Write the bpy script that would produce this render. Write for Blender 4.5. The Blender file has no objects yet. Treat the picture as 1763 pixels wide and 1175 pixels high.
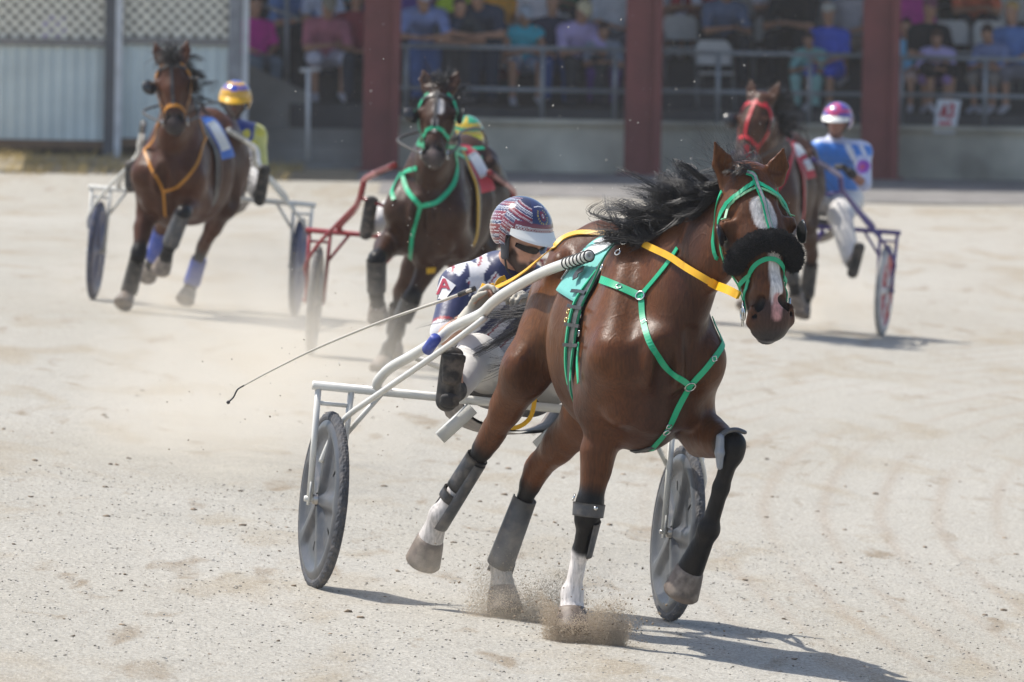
import bpy, math, random
import numpy as np
from mathutils import Vector
from mathutils.bvhtree import BVHTree
random.seed(7); RNG = np.random.default_rng(11)
SC = bpy.context.scene; COL = SC.collection
R = math.radians
# ------------------------------------------------------------------ camera
FPX = 19500.0; CAMH = 2.5; PITCH = R(1.77); ROLL = R(1.0)
cam_d = bpy.data.cameras.new('camera'); cam = bpy.data.objects.new('camera', cam_d); COL.objects.link(cam)
cam_d.sensor_width = 36.0; cam_d.lens = FPX / 1763 * 36.0
cam_d.clip_start = 0.5; cam_d.clip_end = 3000
cam.location = (0, 0, CAMH)
cam.rotation_mode = 'QUATERNION'
from mathutils import Matrix
cam.rotation_quaternion = (Matrix.Rotation(R(90) - PITCH, 3, 'X') @ Matrix.Rotation(ROLL, 3, 'Z')).to_quaternion()
cam_d.dof.use_dof = True; cam_d.dof.focus_distance = 43.6; cam_d.dof.aperture_fstop = 10.5
SC.camera = cam
# ------------------------------------------------------------------ light
SUN_EL = R(60); SDIR = Vector((0.93, -0.37, 0)).normalized()      # horizontal way the shadows fall
SUN_AZ = math.atan2(-SDIR.x, -SDIR.y)                              # where the sun stands
w = bpy.data.worlds.new('World'); SC.world = w; w.use_nodes = True
nt = w.node_tree
sky = nt.nodes.new('ShaderNodeTexSky'); sky.sky_type = 'NISHITA'; sky.sun_disc = False
sky.sun_elevation = SUN_EL; sky.sun_rotation = SUN_AZ; sky.dust_density = 2.0
nt.links.new(sky.outputs[0], nt.nodes['Background'].inputs[0]); nt.nodes['Background'].inputs[1].default_value = 0.15
sd = bpy.data.lights.new('sun', 'SUN'); sd.energy = 4.4; sd.angle = R(0.55); sd.color = (1.0, 0.955, 0.88)
so = bpy.data.objects.new('sun', sd); COL.objects.link(so); so.location = (-30, 60, 60)
ld = Vector((SDIR.x * math.cos(SUN_EL), SDIR.y * math.cos(SUN_EL), -math.sin(SUN_EL)))
so.rotation_mode = 'QUATERNION'; so.rotation_quaternion = ld.to_track_quat('-Z', 'Y')
SC.view_settings.view_transform = 'Standard'; SC.view_settings.look = 'None'
SC.view_settings.exposure = 0.28; SC.view_settings.gamma = 1.0
SC.cycles.volume_step_rate = 2.0; SC.cycles.volume_max_steps = 96; SC.cycles.max_bounces = 8; SC.cycles.volume_bounces = 1
SC.cycles.use_denoising = True
# ------------------------------------------------------------------ measuring
def ray(px, py):
    uu = px - 881.5; vv = py - 587.5; r = ROLL; p = PITCH
    u = uu * math.cos(r) + vv * math.sin(r); v = -uu * math.sin(r) + vv * math.cos(r)
    xc = u / FPX; zc = -v / FPX
    return np.array([xc, math.cos(p) + zc * math.sin(p), -math.sin(p) + zc * math.cos(p)])
CAM = np.array([0, 0, CAMH])
def ss(a, b, x):
    t = np.clip((x - a) / (b - a), 0, 1); return t * t * (3 - 2 * t)
def bank(y): return .088 - .026 * ss(52, 75, y) - .062 * ss(82, 118, y)
def gz(x, y):
    return -bank(y) * x + .26 * ss(129, 139, y) + .10 * ss(133, 139, y) * ss(-3.2, -3.9, x)
def hit(px, py):
    d = ray(px, py); t = 45.0
    for i in range(200):
        P = CAM + d * t; t += (P[2] - gz(P[0], P[1])) / -d[2] * .7
    return CAM + d * t
def st(px, py, y):
    d = ray(px, py); return CAM + d * (y / d[1])
class Fr:                                # a running frame: u forward, v to the horse's left, w up from the track
    def __init__(s, O, psi):
        psi = R(psi); s.O = np.array(O, float); b = float(bank(s.O[1]))
        F = np.array([math.sin(psi), -math.cos(psi), -b * math.sin(psi)]); F /= np.linalg.norm(F)
        N = np.array([b, 0, 1.]); N = N - F * N.dot(F); N /= np.linalg.norm(N)
        s.F = F; s.U = N; s.L = np.cross(N, F); s.M = np.array([s.F, s.L, s.U])
    def at(s, px, py, u):
        d = ray(px, py); t = (u - (CAM - s.O).dot(s.F)) / d.dot(s.F); P = CAM + d * t - s.O
        return s.M @ P
    def w(s, q): return s.O + np.asarray(q, float) @ s.M
    def l(s, P): return (np.asarray(P, float) - s.O) @ s.M.T
# ------------------------------------------------------------------ materials
def lin(h):
    h = h.lstrip('#'); c = [int(h[i:i + 2], 16) / 255 for i in (0, 2, 4)]
    return tuple(x / 12.92 if x <= .04045 else ((x + .055) / 1.055) ** 2.4 for x in c)
MATS = {}
def mat(name, col=(.5, .5, .5), rough=.6, metal=0., attr=False, var=.12, vs=6., bump=0., bs=60., spec=.5, sheen=0., coat=0., stretch=None, dust=0.):
    if name in MATS: return MATS[name]
    if isinstance(col, str): col = lin(col)
    m = bpy.data.materials.new(name); m.use_nodes = True; t = m.node_tree; b = t.nodes['Principled BSDF']
    b.inputs['Roughness'].default_value = rough; b.inputs['Metallic'].default_value = metal
    b.inputs['Specular IOR Level'].default_value = spec; b.inputs['Sheen Weight'].default_value = sheen
    b.inputs['Coat Weight'].default_value = coat; b.inputs['Coat Roughness'].default_value = .12
    tc = t.nodes.new('ShaderNodeTexCoord'); src = tc.outputs['Object']
    if stretch:
        mp = t.nodes.new('ShaderNodeMapping'); mp.inputs['Scale'].default_value = stretch
        t.links.new(src, mp.inputs[0]); src = mp.outputs[0]
    n = t.nodes.new('ShaderNodeTexNoise'); n.inputs['Scale'].default_value = vs; n.inputs['Detail'].default_value = 5
    t.links.new(src, n.inputs['Vector'])
    mr = t.nodes.new('ShaderNodeMapRange'); mr.inputs['From Min'].default_value = .3; mr.inputs['From Max'].default_value = .7
    mr.inputs['To Min'].default_value = 1 - var; mr.inputs['To Max'].default_value = 1 + var
    t.links.new(n.outputs['Fac'], mr.inputs['Value'])
    mx = t.nodes.new('ShaderNodeMix'); mx.data_type = 'RGBA'; mx.blend_type = 'MULTIPLY'; mx.inputs['Factor'].default_value = 1
    if attr:
        a = t.nodes.new('ShaderNodeAttribute'); a.attribute_name = 'Col'; t.links.new(a.outputs['Color'], mx.inputs['A'])
    else: mx.inputs['A'].default_value = (*col, 1)
    t.links.new(mr.outputs[0], mx.inputs['B']); out = mx.outputs['Result']
    if dust:
        n3 = t.nodes.new('ShaderNodeTexNoise'); n3.inputs['Scale'].default_value = 22; n3.inputs['Detail'].default_value = 8
        t.links.new(tc.outputs['Object'], n3.inputs['Vector'])
        r3 = t.nodes.new('ShaderNodeMapRange'); r3.inputs['From Min'].default_value = .45; r3.inputs['From Max'].default_value = .8; r3.inputs['To Max'].default_value = dust
        t.links.new(n3.outputs['Fac'], r3.inputs['Value'])
        m3 = t.nodes.new('ShaderNodeMix'); m3.data_type = 'RGBA'; m3.inputs['B'].default_value = (.40, .33, .26, 1)
        t.links.new(r3.outputs[0], m3.inputs['Factor']); t.links.new(out, m3.inputs['A']); out = m3.outputs['Result']
    t.links.new(out, b.inputs['Base Color'])
    if bump:
        n2 = t.nodes.new('ShaderNodeTexNoise'); n2.inputs['Scale'].default_value = bs; n2.inputs['Detail'].default_value = 4
        t.links.new(src, n2.inputs['Vector'])
        bp = t.nodes.new('ShaderNodeBump'); bp.inputs['Strength'].default_value = bump; bp.inputs['Distance'].default_value = .01
        t.links.new(n2.outputs['Fac'], bp.inputs['Height']); t.links.new(bp.outputs[0], b.inputs['Normal'])
    MATS[name] = m; return m
# ------------------------------------------------------------------ objects
LOC = {}
def tag(o, label=None, cat=None, group=None, kind=None):
    if label: o['label'] = label
    if cat: o['category'] = cat
    if group: o['group'] = group
    if kind: o['kind'] = kind
    return o
def thing(name, label, cat, loc, group=None):
    o = bpy.data.objects.new(name, None); COL.objects.link(o); o.location = tuple(map(float, loc)); o.empty_display_size = .2
    LOC[o.name] = np.array(o.location); return tag(o, label, cat, group)
def build(name, V, F, m, parent=None, col=None, smooth=True, loc=None):
    V = np.asarray(V, float); base = LOC[parent.name] if parent is not None else (np.zeros(3) if loc is None else np.asarray(loc, float))
    me = bpy.data.meshes.new(name); V = V - base
    if isinstance(F, np.ndarray):
        n, c = F.shape
        me.vertices.add(len(V)); me.vertices.foreach_set('co', V.astype(np.float32).ravel())
        me.loops.add(n * c); me.loops.foreach_set('vertex_index', F.astype(np.int32).ravel())
        me.polygons.add(n); me.polygons.foreach_set('loop_start', np.arange(0, n * c, c, dtype=np.int32))
        me.update(calc_edges=True); me.validate()
    else:
        me.from_pydata(V.tolist(), [], F); me.update()
    if smooth: me.polygons.foreach_set('use_smooth', np.ones(len(me.polygons), bool))
    if col is not None:
        a = me.color_attributes.new('Col', 'FLOAT_COLOR', 'POINT')
        c4 = np.ones((len(V), 4), np.float32); c4[:, :3] = col; a.data.foreach_set('color', c4.ravel())
    for mm in (m if isinstance(m, (list, tuple)) else [m]): me.materials.append(mm)
    o = bpy.data.objects.new(name, me); COL.objects.link(o)
    if parent is not None: o.parent = parent
    else: o.location = tuple(base)
    LOC[o.name] = base; return o
class MB:                                # gathers pieces into one mesh
    def __init__(s): s.v = []; s.f = []; s.n = 0
    def add(s, V, F):
        V = np.asarray(V, float); s.v.append(V); s.f += [[i + s.n for i in q] for q in (F.tolist() if isinstance(F, np.ndarray) else F)]; s.n += len(V); return s
    def box(s, c, sx, sy, sz, ax=None):
        q = np.array([[x, y, z] for x in (-.5, .5) for y in (-.5, .5) for z in (-.5, .5)]) * [sx, sy, sz]
        if ax is not None: q = q @ np.asarray(ax)
        return s.add(q + np.asarray(c), [[0, 1, 3, 2], [4, 6, 7, 5], [0, 4, 5, 1], [2, 3, 7, 6], [0, 2, 6, 4], [1, 5, 7, 3]])
    def bar(s, A, B, wd, ht, up=(0, 0, 1)):
        A = np.asarray(A, float); B = np.asarray(B, float); d = B - A; L = np.linalg.norm(d); d /= L
        sd_ = np.cross(up, d); sd_ /= np.linalg.norm(sd_); n = np.cross(d, sd_)
        return s.box((A + B) / 2, L, wd, ht, np.array([d, sd_, n]))
    def tube(s, P, r, n=10, cap=True):
        P = np.asarray(P, float); m = len(P); r = np.broadcast_to(r, (m,))
        T = np.gradient(P, axis=0); T /= np.linalg.norm(T, axis=1)[:, None] + 1e-12
        a = np.array([0, 0, 1.]) if abs(T[0][2]) < .9 else np.array([1., 0, 0]); V = []
        for i in range(m):
            b = np.cross(T[i], a); b /= np.linalg.norm(b) + 1e-12; a = np.cross(b, T[i])
            for k in range(n):
                t = 2 * math.pi * k / n; V.append(P[i] + r[i] * (math.cos(t) * b + math.sin(t) * a))
        F = [[i * n + k, (i + 1) * n + k, (i + 1) * n + (k + 1) % n, i * n + (k + 1) % n] for i in range(m - 1) for k in range(n)]
        if cap: F += [list(range(n)), list(range((m - 1) * n, m * n))[::-1]]
        return s.add(V, F)
    def torus(s, C, axis, Rr, r, n=20, k=6):
        axis = np.asarray(axis, float) / np.linalg.norm(axis); a = np.cross(axis, [.3, .5, .8]); a /= np.linalg.norm(a); b = np.cross(axis, a)
        V = []; 
        for i in range(n):
            t = 2 * math.pi * i / n; d = math.cos(t) * a + math.sin(t) * b
            for j in range(k):
                q = 2 * math.pi * j / k; V.append(np.asarray(C) + d * (Rr + r * math.cos(q)) + axis * r * math.sin(q))
        return s.add(V, [[i * k + j, i * k + (j + 1) % k, ((i + 1) % n) * k + (j + 1) % k, ((i + 1) % n) * k + j] for i in range(n) for j in range(k)])
    def ball(s, C, r, n=12, m=8, M=None):
        V = [[0, 0, 1]]; F = []
        for i in range(1, m):
            for k in range(n):
                a = math.pi * i / m; t = 2 * math.pi * k / n; V.append([math.sin(a) * math.cos(t), math.sin(a) * math.sin(t), math.cos(a)])
        V.append([0, 0, -1]); e = len(V) - 1
        for k in range(n):
            F.append([0, 1 + k, 1 + (k + 1) % n]); F.append([e, e - n + (k + 1) % n, e - n + k])
            for i in range(m - 2): F.append([1 + i * n + k, 1 + (i + 1) * n + k, 1 + (i + 1) * n + (k + 1) % n, 1 + i * n + (k + 1) % n])
        V = np.array(V) * r
        if M is not None: V = V @ np.asarray(M)
        return s.add(V + np.asarray(C), F)
    def build(s, name, m, parent=None, smooth=True, loc=None, col=None):
        return build(name, np.concatenate(s.v), s.f, m, parent, col, smooth, loc)
def crv(P, n=8):                          # Catmull-Rom through the points
    P = np.asarray(P, float); Q = np.vstack([2 * P[0] - P[1], P, 2 * P[-1] - P[-2]]); out = []
    for i in range(1, len(Q) - 2):
        for t in np.linspace(0, 1, n, endpoint=False):
            a, b, c, d = Q[i - 1:i + 3]
            out.append(.5 * (2 * b + (c - a) * t + (2 * a - 5 * b + 4 * c - d) * t * t + (3 * b - a - 3 * c + d) * t ** 3))
    out.append(P[-1]); return np.array(out)
def nrm(a): a = np.asarray(a, float); return a / (np.linalg.norm(a) + 1e-12)
# ------------------------------------------------------------------ smooth-blended bodies, meshed by surface nets
class Sdf:
    def __init__(s): s.p = []
    def seg(s, A, B, ra, rb=None, k=.03, S=(0, 1, 0), cut=False):
        ra = np.broadcast_to(np.asarray(ra, float), (2,)); rb = ra if rb is None else np.broadcast_to(np.asarray(rb, float), (2,))
        A = np.asarray(A, float); B = np.asarray(B, float)
        if np.linalg.norm(B - A) < 1e-4: B = A + np.array([1e-4, 0, 0])
        s.p.append((A, B, ra, rb, k, np.asarray(S, float), cut)); return s
    def ball(s, C, r, k=.03, cut=False): return s.seg(C, np.asarray(C, float) + [0, 0, 1e-3], r, r, k, (0, 1, 0), cut)
    def chain(s, P, r, k=.03, S=(0, 1, 0)):
        for i in range(len(P) - 1): s.seg(P[i], P[i + 1], r[i], r[i + 1], k, S)
        return s
    def mesh(s, h):
        lo = np.min([np.minimum(p[0], p[1]) - max(p[2].max(), p[3].max()) for p in s.p if not p[6]], axis=0) - .04 - 2 * h
        hi = np.max([np.maximum(p[0], p[1]) + max(p[2].max(), p[3].max()) for p in s.p if not p[6]], axis=0) + .04 + 2 * h
        N = np.ceil((hi - lo) / h).astype(int) + 1; D = np.full(N, .2, np.float32)
        ax = [lo[i] + h * np.arange(N[i]) for i in range(3)]
        for A, B, ra, rb, k, S, cut in s.p:
            m = max(ra.max(), rb.max()) + k + 2.5 * h
            i0 = np.maximum(0, np.floor((np.minimum(A, B) - m - lo) / h).astype(int)); i1 = np.minimum(N, np.ceil((np.maximum(A, B) + m - lo) / h).astype(int) + 1)
            if (i1 <= i0).any(): continue
            X, Y, Z = np.meshgrid(*[ax[i][i0[i]:i1[i]].astype(np.float32) for i in range(3)], indexing='ij')
            d = B - A; L = np.linalg.norm(d); d = d / L
            sd_ = S - d * S.dot(d); 
            if np.linalg.norm(sd_) < 1e-3: sd_ = np.cross(d, [.3, .2, .9])
            sd_ = nrm(sd_); n = np.cross(d, sd_)
            px, py, pz = X - A[0], Y - A[1], Z - A[2]
            a = px * d[0] + py * d[1] + pz * d[2]; t = np.clip(a / L, 0, 1)
            qs = px * sd_[0] + py * sd_[1] + pz * sd_[2]; qn = px * n[0] + py * n[1] + pz * n[2]; qa = a - t * L
            r1 = ra[0] + (rb[0] - ra[0]) * t; r2 = ra[1] + (rb[1] - ra[1]) * t; mn = np.minimum(r1, r2)
            dd = (np.sqrt((qs / r1) ** 2 + (qn / r2) ** 2 + (qa / mn) ** 2) - 1) * mn
            sl = tuple(slice(i0[i], i1[i]) for i in range(3)); o = D[sl]
            if cut:
                b = -dd; hh = np.maximum(k - np.abs(o - b), 0) / k; D[sl] = np.maximum(o, b) + hh * hh * k * .25
            else:
                hh = np.maximum(k - np.abs(o - dd), 0) / k; D[sl] = np.minimum(o, dd) - hh * hh * k * .25
        ins = D < 0
        c = np.zeros(N - 1, np.int8); OFF = [(i, j, l) for i in (0, 1) for j in (0, 1) for l in (0, 1)]
        for i, j, l in OFF: c += ins[i:N[0] - 1 + i, j:N[1] - 1 + j, l:N[2] - 1 + l]
        mixd = (c > 0) & (c < 8); I = np.argwhere(mixd)
        V8 = [D[I[:, 0] + i, I[:, 1] + j, I[:, 2] + l] for i, j, l in OFF]
        P = np.zeros((len(I), 3)); cn = np.zeros(len(I))
        for a in range(8):
            for b in range(a + 1, 8):
                oa, ob = np.array(OFF[a]), np.array(OFF[b])
                if np.abs(oa - ob).sum() != 1: continue
                m = (V8[a] < 0) != (V8[b] < 0); t = np.where(m, V8[a] / np.where(m, V8[a] - V8[b], 1), 0)
                P += m[:, None] * (oa + (ob - oa) * t[:, None]); cn += m
        V = lo + h * (I + P / cn[:, None])
        vid = np.full(mixd.shape, -1, np.int64); vid[mixd] = np.arange(len(I)); Fs = []
        for x in range(3):
            y, z = (x + 1) % 3, (x + 2) % 3
            sa = [slice(None)] * 3; sb = [slice(None)] * 3; sa[x] = slice(0, -1); sb[x] = slice(1, None)
            e = np.argwhere(ins[tuple(sa)] != ins[tuple(sb)])
            e = e[(e[:, y] > 0) & (e[:, z] > 0) & (e[:, y] < N[y] - 1) & (e[:, z] < N[z] - 1)]
            q = []
            for dy, dz in ((-1, -1), (0, -1), (0, 0), (-1, 0)):
                f = e.copy(); f[:, y] += dy; f[:, z] += dz; q.append(vid[f[:, 0], f[:, 1], f[:, 2]])
            q = np.stack(q, 1); fl = ~ins[e[:, 0], e[:, 1], e[:, 2]]; q[fl] = q[fl][:, ::-1]; Fs.append(q)
        return V, np.concatenate(Fs)
def segd(V, A, B):
    A = np.asarray(A, float); d = np.asarray(B, float) - A; L2 = d.dot(d) + 1e-9
    t = np.clip((V - A) @ d / L2, 0, 1); return np.linalg.norm(V - A - t[:, None] * d, axis=1), t
def paint(V, base, L):                    # L: (A, B, radius, colour, softness)
    C = np.tile(np.array(base, float), (len(V), 1))
    for A, B, r, c, sft in L:
        d, t = segd(V, A, B); k = 1 - ss(r - sft, r + sft, d); C = C * (1 - k[:, None]) + np.array(c) * k[:, None]
    return C
# ------------------------------------------------------------------ straps, hair
def strap(name, P, N, wd, m, parent, th=.004):
    P = np.asarray(P); N = np.asarray(N); T = np.gradient(P, axis=0); V = []
    for p, n, t in zip(P, N, T):
        s = np.cross(t, n); s = nrm(s) * wd / 2; n = nrm(n) * th
        V += [p - s, p + s, p + s + n, p - s + n]
    k = len(P); F = []
    for i in range(k - 1):
        for j in range(4): F.append([i * 4 + j, i * 4 + (j + 1) % 4, i * 4 + 4 + (j + 1) % 4, i * 4 + 4 + j])
    F += [[3, 2, 1, 0], [k * 4 - 4, k * 4 - 3, k * 4 - 2, k * 4 - 1]]
    return build(name, V, F, m, parent, smooth=False)
def on(bvh, px, n=10, off=.004, sm=2):    # a line drawn on a body: seen points found on its surface
    Q = crv(px, n); P = []; N = []; last = None
    for x, y in Q:
        d = ray(x, y); h = bvh.ray_cast(Vector(CAM), Vector(d).normalized())
        if h[0] is None:
            if last is None: last = np.array(bvh.find_nearest(Vector(CAM))[0]) * (1, 1, 1) + (0, .4, 0)
            dep = last[1] / d[1]; g = bvh.find_nearest(Vector(CAM + d * dep)); p, nn = np.array(g[0]), np.array(g[1])
        else: p, nn = np.array(h[0]), np.array(h[1])
        last = p; P.append(p); N.append(nn)
    P = np.array(P); N = np.array(N)
    for _ in range(sm):
        N[1:-1] = (N[:-2] + N[1:-1] * 2 + N[2:]) / 4
    N /= np.linalg.norm(N, axis=1)[:, None]
    P = P + N * off
    for _ in range(sm): P[1:-1] = (P[:-2] + 2 * P[1:-1] + P[2:]) / 4
    return P, N
def hair(name, Ls, r, m, parent):         # Ls: array (strands, points, 3)
    Ls = np.asarray(Ls); n, k, _ = Ls.shape
    T = np.gradient(Ls, axis=1); T /= np.linalg.norm(T, axis=2)[..., None] + 1e-9
    a = np.cross(T, np.array([.31, .52, .79])); a /= np.linalg.norm(a, axis=2)[..., None] + 1e-9; b = np.cross(T, a)
    rr = (r * (1 - .85 * np.linspace(0, 1, k) ** 1.5))[None, :, None]
    V = np.stack([Ls + rr * (math.cos(t) * a + math.sin(t) * b) for t in (0, 2.094, 4.189)], 2).reshape(-1, 3)
    i = np.arange(n)[:, None, None] * k * 3 + np.arange(k - 1)[None, :, None] * 3; j = np.arange(3)[None, None]
    F = np.stack([i + j, i + (j + 1) % 3, i + 3 + (j + 1) % 3, i + 3 + j], -1).reshape(-1, 4)
    return build(name, V, F, m, parent)
def flow(roots, d0, d1, length, k=9, jit=.25, wav=.02, spread=None):   # strands that start along d0 and bend to d1
    n = len(roots); t = np.linspace(0, 1, k)
    D0 = d0 + RNG.normal(0, jit, (n, 3)); D1 = d1 + RNG.normal(0, jit * 1.2, (n, 3)); L = length * RNG.uniform(.55, 1.1, n)
    st_ = (D0[:, None] * (1 - t)[None, :, None] + D1[:, None] * t[None, :, None]); st_ /= np.linalg.norm(st_, axis=2)[..., None]
    P = np.cumsum(st_ * (L / (k - 1))[:, None, None], 1); P = P - P[:, :1]
    ph = RNG.uniform(0, 6.28, (n, 1)); w_ = np.sin(ph + t[None] * RNG.uniform(3, 8, (n, 1))) - np.sin(ph)
    P += w_[..., None] * RNG.normal(0, wav, (n, 1, 3)); return roots[:, None] + P
def locks(roots, d0, d1, length, k, jit, wav, nl):     # hair that gathers into locks
    n = len(roots); g = roots[RNG.integers(0, n, nl)]; G = flow(g, d0, d1, length, k, jit, wav)
    ix = np.argmin(((roots[:, None] - g[None]) ** 2).sum(-1) + RNG.uniform(0, .0006, (n, nl)), 1); t = np.linspace(0, 1, k)[None, :, None]
    P = G[ix] - g[ix][:, None] + roots[:, None] * (1 - .72 * t) + g[ix][:, None] * .72 * t
    s = RNG.uniform(.75, 1.08, (n, 1, 1)); P = roots[:, None] + (P - roots[:, None]) * s
    return P + np.cumsum(RNG.normal(0, .0016, (n, k, 3)), 1)
# ------------------------------------------------------------------ horses
BLACK = (.0055, .0048, .0048); WHITE = (.62, .58, .55)
def ring_mesh(C, axis, fwd, rings, n=22):
    axis = nrm(axis); f = np.asarray(fwd, float); f = nrm(f - axis * f.dot(axis)); s = np.cross(axis, f); V = []; F = []
    for (h_, a, b, o) in rings:
        for k in range(n):
            t = 2 * math.pi * k / n; V.append(np.asarray(C) + axis * h_ + f * (a * math.cos(t) + o) + s * b * math.sin(t))
    m = len(rings)
    F = [[i * n + k, i * n + (k + 1) % n, (i + 1) * n + (k + 1) % n, (i + 1) * n + k] for i in range(m - 1) for k in range(n)]
    F += [list(range(n))[::-1], list(range((m - 1) * n, m * n))]
    return np.array(V), F
def coat_mat(name, dusty=.02):
    if name in MATS: return MATS[name]
    m = mat(name, attr=True, rough=.36, var=.34, vs=3.4, bump=.13, bs=170, spec=.20, stretch=(1, 1, .35), dust=dusty); t = m.node_tree; L = t.links.new; b = t.nodes['Principled BSDF']
    tc = t.nodes.new('ShaderNodeTexCoord'); n = t.nodes.new('ShaderNodeTexNoise'); n.inputs['Scale'].default_value = 7; n.inputs['Detail'].default_value = 6; L(tc.outputs['Object'], n.inputs['Vector'])
    r = t.nodes.new('ShaderNodeMapRange'); r.inputs[1].default_value = .35; r.inputs[2].default_value = .7; r.inputs[3].default_value = .30; r.inputs[4].default_value = .62; L(n.outputs['Fac'], r.inputs[0]); L(r.outputs[0], b.inputs['Roughness'])
    mp = t.nodes.new('ShaderNodeMapping'); mp.inputs['Scale'].default_value = (1, 1, .16); L(tc.outputs['Object'], mp.inputs[0])
    n2 = t.nodes.new('ShaderNodeTexNoise'); n2.inputs['Scale'].default_value = 120; n2.inputs['Detail'].default_value = 4; L(mp.outputs[0], n2.inputs['Vector'])
    r2 = t.nodes.new('ShaderNodeMapRange'); r2.inputs[1].default_value = .3; r2.inputs[2].default_value = .7; r2.inputs[3].default_value = .72; r2.inputs[4].default_value = 1.28; L(n2.outputs['Fac'], r2.inputs[0])
    mx = t.nodes.new('ShaderNodeMix'); mx.data_type = 'RGBA'; mx.blend_type = 'MULTIPLY'; mx.inputs['Factor'].default_value = 1; lk = b.inputs['Base Color'].links[0]; src = lk.from_socket; L(src, mx.inputs['A']); L(r2.outputs[0], mx.inputs['B']); L(mx.outputs['Result'], b.inputs['Base Color'])
    n3 = t.nodes.new('ShaderNodeTexNoise'); n3.inputs['Scale'].default_value = 9; n3.inputs['Detail'].default_value = 3; L(tc.outputs['Object'], n3.inputs['Vector']); bp = t.nodes.new('ShaderNodeBump'); bp.inputs['Strength'].default_value = .20; bp.inputs['Distance'].default_value = .03; L(n3.outputs['Fac'], bp.inputs['Height'])
    mv = t.nodes.new('ShaderNodeMapping'); mv.inputs['Scale'].default_value = (1, 1, .45); L(tc.outputs['Object'], mv.inputs[0]); nv = t.nodes.new('ShaderNodeTexNoise'); nv.inputs['Scale'].default_value = 6.5; nv.inputs['Detail'].default_value = 2; nv.inputs['Distortion'].default_value = .6; L(mv.outputs[0], nv.inputs['Vector'])
    ma = t.nodes.new('ShaderNodeMath'); ma.operation = 'SUBTRACT'; ma.inputs[1].default_value = .5; L(nv.outputs['Fac'], ma.inputs[0]); mb = t.nodes.new('ShaderNodeMath'); mb.operation = 'ABSOLUTE'; L(ma.outputs[0], mb.inputs[0])
    rv = t.nodes.new('ShaderNodeMapRange'); rv.interpolation_type = 'SMOOTHSTEP'; rv.inputs[1].default_value = .0; rv.inputs[2].default_value = .022; rv.inputs[3].default_value = 1.; rv.inputs[4].default_value = 0.; L(mb.outputs[0], rv.inputs[0])
    bv_ = t.nodes.new('ShaderNodeBump'); bv_.inputs['Strength'].default_value = .12; bv_.inputs['Distance'].default_value = .006; L(rv.outputs[0], bv_.inputs['Height']); L(bv_.outputs[0], bp.inputs['Normal'])
    ob = b.inputs['Normal'].links[0].from_node; L(bp.outputs[0], ob.inputs['Normal'])
    return m
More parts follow.
